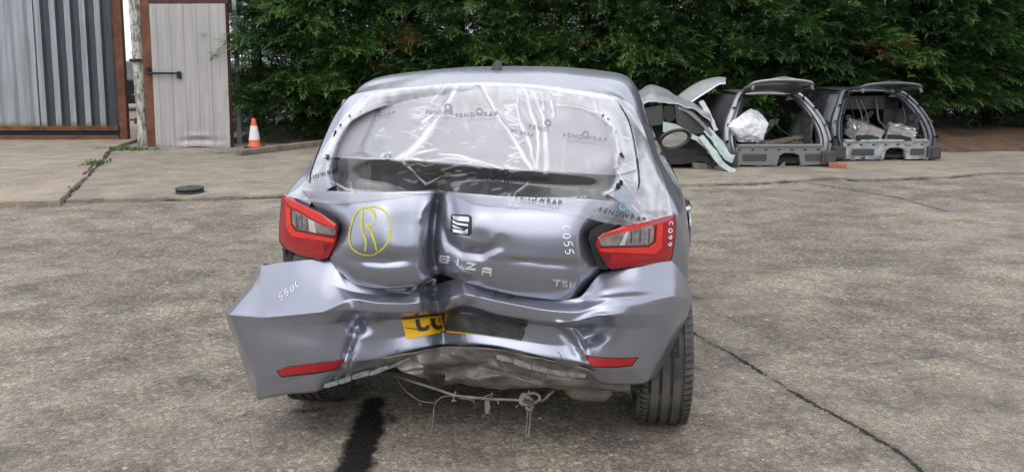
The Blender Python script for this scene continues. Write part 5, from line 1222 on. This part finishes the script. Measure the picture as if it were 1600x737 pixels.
for i in range(NT):
    x = -4.35 + i * 1.12 + rt.uniform(-.12, .12); y = 14.15 + rt.uniform(-.15, .15) + .35 * math.sin(i * .5 + .4) * .5
    if i == 0: x, y = -4.0, 14.25
    t = empty('conifer_tree', (x, y, 0), 0, WHICH[i], 'tree', GRP)
    zz = np.linspace(0, 4.4, 8); lean = rt.uniform(-.06, .06)
    MB().tube([(lean * z + .03 * math.sin(z * 2 + i), .02 * math.cos(z * 3), z) for z in zz], [.10 - .016 * z for z in zz], 9).build('trunk', M['bark'], t, True)
    rb = random.Random(100 + i)
    for k in range(16):
        z = rb.uniform(.25, 2.6); a = rb.gauss(-math.pi / 2, 1.1); l = rb.uniform(.5, 1.0); MB().tube([(lean * z, 0, z), (.5 * l * math.cos(a), .5 * l * math.sin(a), z + rb.uniform(-.02, .12)), (l * math.cos(a), l * math.sin(a), z + rb.uniform(-.2, .15))], [.022, .014, .005], 5).build('branch', M['bark'], t)
    c = crown('crown', 40 + i, t, .95, rt.uniform(.95, 1.25), 4.3, 92, 25, base=.32 if i < 9 else .75); tri += len(c.data.polygons)
TREES = [o for o in COL.objects if o.name.startswith('conifer_tree')]
for k, (x, y) in enumerate(((10.2, 14.2), (11.4, 14.1), (12.6, 14.3), (13.8, 14.2))):   # the hedge runs on past the frame
    src = TREES[3 + 2 * k]; t = src.copy(); COL.objects.link(t); t.location = (x, y, 0); t['label'] = 'dense green conifer where the hedge runs on past the bare soil'
    for ch in src.children: c = ch.copy(); COL.objects.link(c); c.parent = t
# ---- far row that closes the view behind the hedge
for i in range(8):
    t = empty('conifer_tree', (-5.5 + i * 2.2, 16.3 + .3 * math.sin(i * 2.1), 0), 0, 'tall shaded conifer of the second row behind the hedge', 'tree', 'conifers of the second row')
    MB().tube([(0, 0, z) for z in (0, 1.5, 3, 4.6)], [.13, .11, .08, .03], 9).build('trunk', M['bark'], t, True)
    crown('crown', 80 + i, t, 1.35, 1.1, 4.6, 26, 16, base=.05, fill=14)

# ---- weeds in the joints
M['weed'] = mat('weed_leaf', (0.10, 0.15, 0.035), .6, col2=(0.05, 0.10, 0.02), scale=14)
def weeds(name, px, py, n, spread, h, label, seed, z=.03):
    r = random.Random(seed); c = ground(px, py, z); mb = MB()
    for _ in range(n):
        p = Vector((r.gauss(0, spread[0]), r.gauss(0, spread[1]), 0)); a = r.uniform(0, 6.28); l = h * r.uniform(.4, 1.2); w = r.uniform(.003, .008); d = Vector((math.cos(a), math.sin(a), 0)); s = Vector((-d.y, d.x, 0)) * w
        mb.add([p - s, p + s, p + d * l * .25 + Vector((0, 0, l * .6)) + s * .9, p + d * l * .25 + Vector((0, 0, l * .6)) - s * .9, p + d * l * .65 + Vector((0, 0, l * .85))], [(0, 1, 2, 3), (3, 2, 4)])
    o = mb.build(name, M['weed']); o.location = c; return tag(o, label, 'weeds', kind='stuff')
weeds('weed_patch', 200, 236, 300, (.26, .08), .10, 'green weeds at the foot of the peeling post', 1)
weeds('weed_patch', 150, 257, 170, (.06, .14), .075, 'green weeds in the joint between the two slabs', 2, .06)
weeds('weed_patch', 368, 240, 160, (.24, .07), .06, 'low weeds along the foot of the grey door', 3)
# ================================================================== cut-off car ends under the hedge
def rear_end(name, x, y, yaw, pm, label, width=1.46, H_=1.02, gate_rise=.14, inner='trim', glassgate=True, board=True, gate_front=-.10):
    t = empty(name, (x, y, .03), yaw, label, 'car wreck'); t.location.z = .045; hw = width / 2; pm = M[pm]; flank = M['paint_black' if inner == 'trim' else 'inner']
    # rear valance with its cut-outs (outline in x,z), plus pressed pads
    o = [(-hw + .06, .03), (-hw + .05, .27), (-.1, .285), (hw - .05, .27), (hw - .04, .03), (.30, .02), (.27, .16), (.20, .19), (.06, .19), (.0, .15), (-.03, .02)]
    MB().prism([(a, -.02, c) for a, c in o], (0, .05, 0)).build('rear_panel', pm, t)
    for a0, a1 in ((-.50, -.18), (.36, .56)): MB().box(((a0 + a1) / 2, -.03, .13), (a1 - a0, .012, .09), None, .004).build('pressed_pad', M['trim'], t)
    MB().box((0, .0, .29), (width - .14, .09, .035), None, .008).build('sill_flange', pm, t)
    for k in range(7): MB().box((-.55 + .18 * k, -.024, .235), (.035, .01, .018)).build('slot', M['black'], t)
    for s in (-1, 1): MB().box((s * (hw + .02), .05, .12), (.20, .22, .19), None, .02).box((s * (hw + .03), -.07, .12), (.12, .02, .12)).build('rail_end', M['trim'], t)
    MB().box((0, .75, .06), (width - .1, 1.4, .05)).build('boot_floor', M['inner'], t)
    # side walls: outer skin, wheel tub, pillar frame of the opening
    for s in (-1, 1):
        prof = np.array([(hw + .02, .10, .05), (hw + .07, .10, .30), (hw + .05, .16, .55), (hw - .05, .28, .77), (hw - .16, .42, .93), (hw - .27, .52, H_), (hw - .36, .56, H_ + .03)])
        A = catmull(prof, 4); B = A + np.array([.03, .0, 0]) * 0 + np.array([0, .55, 0]) + np.array([0, .25, 0]) * np.linspace(0, 1, len(A))[:, None]; C_ = B + np.array([0, .55, -.02])
        v = [(s * p[0], p[1], p[2]) for row in (A, B, C_) for p in row]; mesh('side_panel', v, grid_faces(3, len(A)), flank, t, True).modifiers.new('w', 'SOLIDIFY').thickness = .012
        path = catmull(np.array([(s * (hw - .02), .0, .16), (s * (hw + .02), .03, .34), (s * (hw - .02), .12, .56), (s * (hw - .13), .24, .78), (s * (hw - .25), .40, .94), (s * (hw - .36), .50, H_)]), 4)
        prof2 = [(.085, .12), (.085, .03), (.06, .0), (.03, -.012), (.022, .03), (-.012, .035), (-.02, -.004), (-.045, -.006), (-.055, .05), (-.10, .07), (-.105, .16)]
        v = []
        for i, p in enumerate(path):
            sc = 1.0 - .45 * i / (len(path) - 1); tn = path[min(i + 1, len(path) - 1)] - path[max(i - 1, 0)]; tn = tn / np.linalg.norm(tn); nx2 = np.array([abs(tn[2]), 0, -s * tn[0] * 1.0 * (1 if s > 0 else 1)]) * np.array([s, 0, 1]); nx2 = nx2 / np.linalg.norm(nx2)
            for a_, b2 in prof2: v.append(p + nx2 * a_ * sc + np.array([0, b2 * sc, 0]))
        mesh('pillar', v, grid_faces(len(path), len(prof2)), pm, t, True, 30)
        MB().tube(path + np.array([-s * .085, .05, 0]), .016, 6).build('door_seal', M['black'], t, True)
        for q in (4, 8, 12): MB().lathe([(.001, 0), (.022, 0), (.024, .02)], 10, Matrix.Translation(Vector(path[q]) + Vector((s * .045, -.018, 0))) @ Matrix.Rotation(math.pi / 2, 4, 'X')).build('panel_grommet', M['clip' if q == 8 else 'black'], t)
        v = []
        for i in range(17):
            for j in range(13): u, w = i / 16, j / 12; v.append((s * (hw - .14 - .20 * math.sin(math.pi * u) * (1 - w) * .9 - .06 * mnoise.noise(Vector((u * 5, w * 5, x)))), .12 + .8 * u, .08 + .62 * w + .04 * math.sin(u * 7 + w * 5)))
        mesh('wheel_tub', v, grid_faces(17, 13), M[inner] if inner == 'trim' else pm, t, True)
        for q in range(3): MB().lathe([(.001, 0), (.045, 0), (.05, -.01), (.05, -.02)], 12, Matrix.Translation((s * (hw - .21), .13 + .02 * q, .34 + .13 * q)) @ Matrix.Rotation(math.pi / 2, 4, 'X')).build('panel_hole', M['black'], t)
    roof = np.array([[(x_, y_, H_ + .045 * (1 - (x_ / hw) ** 2) + (.02 if y_ > .6 else 0)) for x_ in np.linspace(-hw + .33, hw - .33, 9)] for y_ in (.50, .8, 1.2, 1.6)])
    mesh('roof', roof.reshape(-1, 3), grid_faces(4, 9), pm, t, True).modifiers.new('w', 'SOLIDIFY').thickness = .02
    # raised tailgate hinged at the roof edge, its lower rim towards the yard
    tg = bpy.data.objects.new('tailgate', None); COL.objects.link(tg); tg.parent = t
    gw = hw * .66; y0, y1 = .50, gate_front; z0, z1 = H_ + .03, H_ + gate_rise
    rim = catmull(np.array([(-gw * .82, y0, z0), (-gw * .98, (y0 + y1) / 2, (z0 + z1) / 2), (-gw, y1 + .08, z1 - .06), (-gw * .88, y1, z1 - .01), (-gw * .4, y1 - .03, z1 + .02), (gw * .4, y1 - .03, z1 + .02), (gw * .88, y1, z1 - .01), (gw, y1 + .08, z1 - .06), (gw * .98, (y0 + y1) / 2, (z0 + z1) / 2), (gw * .82, y0, z0)]), 4)
    MB().tube(rim, .021, 8).build('gate_rim', pm, tg, True)
    n = len(rim); v = [tuple(p) for p in rim] + [(0, p[1] * .9, p[2] + .05) for p in rim]
    half = n // 2; v = []; m = 10
    for i in range(half + 1):
        a, b = rim[i], rim[n - 1 - i]
        for j in range(m + 1): u = j / m; v.append((a[0] * (1 - u) + b[0] * u, a[1] * (1 - u) + b[1] * u, a[2] * (1 - u) + b[2] * u + .035 * math.sin(math.pi * u) + .012))
    mesh('gate_skin' if not glassgate else 'gate_glass', v, grid_faces(half + 1, m + 1), pm if not glassgate else M['gate_glass'], tg, True)
    for s in (-1, 1): MB().tube([(s * gw * .9, y1 + .03, z1 - .03), (s * gw * .96, y1 + .0, z1 - .11)], .018, 6).build('gate_bracket', M['clip'], tg, True)
    for s in (-1, 1): MB().tube([(s * (hw - .18), .40, .82), (s * gw * .95, .2, z1 - .08)], .011, 6).build('gas_strut', M['steel'], tg, True)
    if board:
        # trim board behind the boot with a load opening
        mb = MB(); yb = .62; mb.box((-hw + .24, yb, .50), (.12, .03, .78)).box((hw - .28, yb, .50), (.22, .03, .78)).box((0, yb, .80), (width - .4, .03, .20)).box((0, yb, .17), (width - .4, .03, .14)); mb.build('load_board', M[inner], t)
        MB().box((0, 1.25, .5), (width - .2, .04, .8)).build('seat_back', M['inner'], t)
        MB().tube([(.12, .56, .86), (.14, .52, .66), (.17, .50, .48)], .022, 6).build('belt', M['trim'], t, True)
    r = random.Random(int(x * 10))
    for k in range(9):                                            # torn trim and bent brackets left inside
        c = Vector((r.uniform(-hw + .25, hw - .2), r.uniform(.35, 1.0), r.uniform(.12, .62))); R_ = Matrix.Rotation(r.uniform(-1, 1), 3, 'Y') @ Matrix.Rotation(r.uniform(-1, 1), 3, 'X') @ Matrix.Rotation(r.uniform(0, 3), 3, 'Z')
        n_ = 7; w_, h_ = r.uniform(.06, .16), r.uniform(.03, .09); poly = [R_ @ Vector((w_ * math.cos(2 * math.pi * i / n_) * r.uniform(.6, 1.2), 0, h_ * math.sin(2 * math.pi * i / n_) * r.uniform(.6, 1.2))) + c for i in range(n_)]
        MB().prism(poly, R_ @ Vector((0, .012, 0))).build('trim_piece', M[r.choice(['trim', 'black', 'clip', 'trim', 'inner'])], t)
    for k in range(6):
        x_ = r.uniform(-hw + .15, hw - .15); MB().tube(catmull(np.array([(x_, .45, r.uniform(.7, .9)), (x_ + r.uniform(-.1, .1), .35, .55), (x_ + r.uniform(-.15, .15), .25, .38), (x_ + r.uniform(-.2, .2), .12, .33)]), 5), .007, 5).build('loose_cable', M[r.choice(['black', 'wire'])], t, True)
    for k in range(10):                                           # ragged cut along the sill
        x_ = r.uniform(-hw - .05, hw + .1); MB().prism([(x_, -.05, .02), (x_ + r.uniform(.02, .07), -.06, r.uniform(.03, .10)), (x_ + r.uniform(.05, .11), -.05, .015)], (0, .004, 0)).build('torn_edge', pm if k % 2 else M['clip'], t)
    return t
m, nt, b = nodes('greenish_gate_glass'); b.inputs['Base Color'].default_value = (.03, .05, .04, 1); b.inputs['Roughness'].default_value = .06; b.inputs['Alpha'].default_value = .55; M['gate_glass'] = m
navy_p = ground(1396, 250)
navy = rear_end('cut_car_rear', 5.36, 10.72, math.radians(3), 'paint_navy', 'dark blue grey cut car rear with foil packets in its boot', width=1.36, H_=.94, gate_rise=.15)
# pale scuffed primer on the navy car's lower panel
for o in navy.children:
    if o.name.startswith('rear_panel') or o.name.startswith('sill_flange'): o.data.materials.clear(); o.data.materials.append(mat('scuffed_silver_panel', (.40, .42, .42), .5, .2, col2=(.17, .18, .185), scale=9, bump=.2))
silver = rear_end('cut_car_rear', 3.62, 10.12, math.radians(2), 'paint_silver', 'pale silver cut car rear with a white plastic bundle in its boot', width=1.30, H_=.92, gate_rise=.23, inner='clip', glassgate=False, board=False, gate_front=-.05)
rs_ = np.array([[tuple(atY(*q)) for q in row] for row in ([(1050,160,11.6),(1068,144,11.6),(1092,129,11.7),(1118,122,11.7),(1134,122,11.7)], [(1062,164,11.2),(1082,148,11.2),(1104,134,11.2),(1122,127,11.2),(1134,127,11.2)], [(1078,163,10.9),(1094,152,10.9),(1110,142,10.9),(1124,133,10.9),(1134,132,10.9)])])
rs_ = catmull(rs_, 5); rs_ = np.swapaxes(catmull(np.swapaxes(rs_, 0, 1), 5), 0, 1); q_ = np.array(silver.location); co_, si_ = math.cos(-math.radians(2)), math.sin(-math.radians(2))
mesh('roof_corner', [((p[0]-q_[0])*co_-(p[1]-q_[1])*si_, (p[0]-q_[0])*si_+(p[1]-q_[1])*co_, p[2]-q_[2]) for p in rs_.reshape(-1, 3)], grid_faces(rs_.shape[0], rs_.shape[1]), mat('sky_lit_silver_skin', (.62, .63, .64), .35, .3, coat=.4), silver, True).modifiers.new('w', 'SOLIDIFY').thickness = .015  # silver roof corner with the white of sky light put into its colour
def bundle(name, c, size, seed, mt, label, cat_='bundle', flat=.0):
    """thing wrapped in crumpled sheet: faceted lump with sharp creases"""
    bm = bmesh.new(); bmesh.ops.create_icosphere(bm, subdivisions=4, radius=1.0); r = random.Random(seed); off = Vector((seed * 3.1, 1, 2))
    pl = [(Vector((r.gauss(0, 1), r.gauss(0, 1), r.gauss(0, 1))).normalized(), r.uniform(.62, .85)) for _ in range(16)]
    for q in bm.verts:
        d = q.co.normalized(); k = min([1.0] + [h / max(.05, d.dot(n_)) for n_, h in pl if d.dot(n_) > .05])
        k += .06 * mnoise.noise(d * 4 + off) + .09 * abs(mnoise.noise(d * 7 + off)) + .04 * abs(mnoise.noise(d * 15 + off)); q.co = Vector((d.x * size[0], d.y * size[1], max(d.z, -.75) * size[2])) * k
    me = bpy.data.meshes.new(name); bm.to_mesh(me); bm.free(); z = min(q.co.z for q in me.vertices)
    o = link(name, me, M[mt]); o.location = Vector(c) - Vector((0, 0, z)); return tag(o, label, cat_)
sx = silver.location
bundle('wrapped_bundle', (sx.x - .40, sx.y + .16, .33), (.30, .24, .30), 4, 'white_film', 'crumpled white plastic bundle in the silver car end')
wf = MB()
for a, b_, w in (((-.22, .18, .30), (.42, .30, .40), .05), ((-.1, .32, .33), (.46, .26, .32), .045)):
    d = Vector(b_) - Vector(a); wf.box((Vector(a) + Vector(b_)) / 2, (d.length, .11, w), Matrix.Rotation(math.atan2(d.y, d.x), 3, 'Z') @ Matrix.Rotation(-math.asin(d.z / d.length), 3, 'Y'), .006)
o = wf.build('wooden_boards', M['timber']); o.location = (sx.x, sx.y, 0.02); tag(o, 'old wooden boards lying in the silver car end', 'boards')
nx_ = navy.location
def packet(c, s, seed, rz, label):
    t = empty('wrapped_packet', c, rz, label, 'packet'); bm = bmesh.new(); bmesh.ops.create_cube(bm, size=1.0); bmesh.ops.subdivide_edges(bm, edges=bm.edges[:], cuts=6, use_grid_fill=True)
    for q in bm.verts: q.co = Vector((q.co.x * s[0], q.co.y * s[1], q.co.z * s[2])) + Vector([.014 * mnoise.noise(q.co * 7 + Vector((seed, k * 5, 0))) for k in range(3)])
    me = bpy.data.meshes.new('wrap'); bm.to_mesh(me); bm.free(); o = link('wrap', me, M['foil_wrap'], t); o.location = (0, 0, s[2] / 2); o.rotation_euler = (.25, .25, 0)
    MB().box((-.02, -.01, .05), (s[0] * .9, s[1] * .9, .09), None, .015).build('tray', M['black'], t); return t
packet((nx_.x - .28, nx_.y + .10, .33), (.44, .26, .24), 1, .3, 'large foil wrapped packet in the dark car end')
packet((nx_.x + .24, nx_.y + .08, .33), (.36, .22, .20), 2, -.3, 'smaller foil wrapped packet in the dark car end')

# ---- tipped roof end next to the smashed car's mirror
tip = empty('cut_car_roof', (2.15, 9.75, .046), 0, 'tipped cut car roof end with torn pale green pillars', 'car wreck')
def L3(px, py, Y): p = atY(px, py, Y); return (p.x - 2.15, p.y - 9.75, p.z - .03)
SXN = [[(985,150,10.9),(1020,136,10.9),(1055,150,10.9),(1085,165,10.8),(1108,180,10.6)], [(985,158,10.4),(1018,143,10.4),(1052,157,10.4),(1084,172,10.3),(1110,186,10.2)], [(988,172,10.05),(1015,162,10.0),(1050,164,10.0),(1082,172,9.95),(1112,192,9.9)]]
A = np.array([[L3(*p) for p in row] for row in SXN]); A = catmull(A, 12); A = np.swapaxes(catmull(np.swapaxes(A, 0, 1), 12), 0, 1)
A = A + np.array([[[0, .03 * mnoise.noise(Vector((p[0] * 7, p[1] * 2, 5))), .022 * mnoise.noise(Vector((p[0] * 8, p[1] * 3, 0))) - .02 * abs(mnoise.noise(Vector((p[0] * 4, p[1] * 4, 9))))] for p in row] for row in A])
mesh('roof_skin', A.reshape(-1, 3), grid_faces(A.shape[0], A.shape[1]), mat('crumpled_silver_skin', (.46, .47, .48), .35, .5, col2=(.30, .31, .32), scale=5), tip, True).modifiers.new('w', 'SOLIDIFY').thickness = .015
def slab3(name, poly, Y, dep, mt): return MB().prism([L3(a, b_, Y) for a, b_ in poly], (0, dep, 0)).build(name, M[mt], tip)
slab3('trim_panel', [(1005,172),(1035,166),(1038,196),(1008,200)], 10.02, .10, 'trim'); slab3('trim_panel', [(1054,166),(1080,172),(1108,196),(1104,210),(1078,212),(1058,196)], 10.0, .10, 'trim')
slab3('latch_gear', [(1038,168),(1052,168),(1056,186),(1044,196),(1036,184)], 10.0, .08, 'black'); slab3('inner_wall', [(1000,168),(1108,186),(1128,240),(1110,258),(1020,258),(1000,240)], 10.25, .25, 'inner')
slab3('broken_pane', [(1036,192),(1056,196),(1074,206),(1058,214),(1036,208)], 9.97, .01, 'cut_edge')
def strut(name, pts, w, mt, n=6):
    P_ = catmull(np.array([L3(*p) for p in pts]), 5); mb = MB(); rr = random.Random(len(pts)); v = []
    for i, p in enumerate(P_):
        t_ = P_[min(i + 1, len(P_) - 1)] - P_[max(i - 1, 0)]; t_ /= np.linalg.norm(t_); nn = np.array([t_[2], 0, -t_[0]]); ww = w * (.8 + .3 * rr.random())
        v += [tuple(p + nn * ww), tuple(p - nn * ww), tuple(p - nn * ww + [0, .09, 0]), tuple(p + nn * ww + [0, .09, 0])]
    f = [(4*i + k, 4*i + (k+1) % 4, 4*i + 4 + (k+1) % 4, 4*i + 4 + k) for i in range(len(P_) - 1) for k in range(4)] + [(0, 3, 2, 1), tuple(len(v) - 4 + k for k in range(4))]
    return mb.add(v, f).build(name, M[mt], tip)
strut('cut_pillar', [(1104,204,9.95),(1120,222,9.9),(1136,246,9.85),(1146,251,9.82)], .058, 'cut_edge'); strut('cut_pillar', [(1096,216,9.8),(1112,236,9.75),(1128,258,9.7),(1148,271,9.62)], .042, 'cut_edge'); strut('cut_sill', [(1020,256,9.95),(1060,254,9.92),(1098,250,9.9),(1118,262,9.85)], .04, 'inner')
strut('cut_pillar', [(1096,160,10.6),(1108,182,10.45),(1118,206,10.3)], .045, 'paint_silver'); strut('cut_pillar', [(1060,170,10.0),(1078,178,9.96),(1098,196,9.94),(1112,214,9.92)], .022, 'clip'); strut('cut_pillar', [(1078,214,9.9),(1092,220,9.88),(1106,232,9.85),(1112,240,9.85)], .035, 'cut_edge'); slab3('foam_block', [(1082,256),(1104,257),(1106,266),(1084,265)], 9.9, .15, 'timber'); slab3('dark_floor', [(1012,236),(1096,236),(1110,256),(1014,262)], 9.98, .3, 'inner')
# clear sheet thrown over the tipped roof
B_ = A[:, 4:] + np.array([0, -.004, .016]); B_ = B_ + np.array([[[0, 0, .010 * math.sin(p[0] * 60 + p[1] * 14)] for p in row] for row in B_])
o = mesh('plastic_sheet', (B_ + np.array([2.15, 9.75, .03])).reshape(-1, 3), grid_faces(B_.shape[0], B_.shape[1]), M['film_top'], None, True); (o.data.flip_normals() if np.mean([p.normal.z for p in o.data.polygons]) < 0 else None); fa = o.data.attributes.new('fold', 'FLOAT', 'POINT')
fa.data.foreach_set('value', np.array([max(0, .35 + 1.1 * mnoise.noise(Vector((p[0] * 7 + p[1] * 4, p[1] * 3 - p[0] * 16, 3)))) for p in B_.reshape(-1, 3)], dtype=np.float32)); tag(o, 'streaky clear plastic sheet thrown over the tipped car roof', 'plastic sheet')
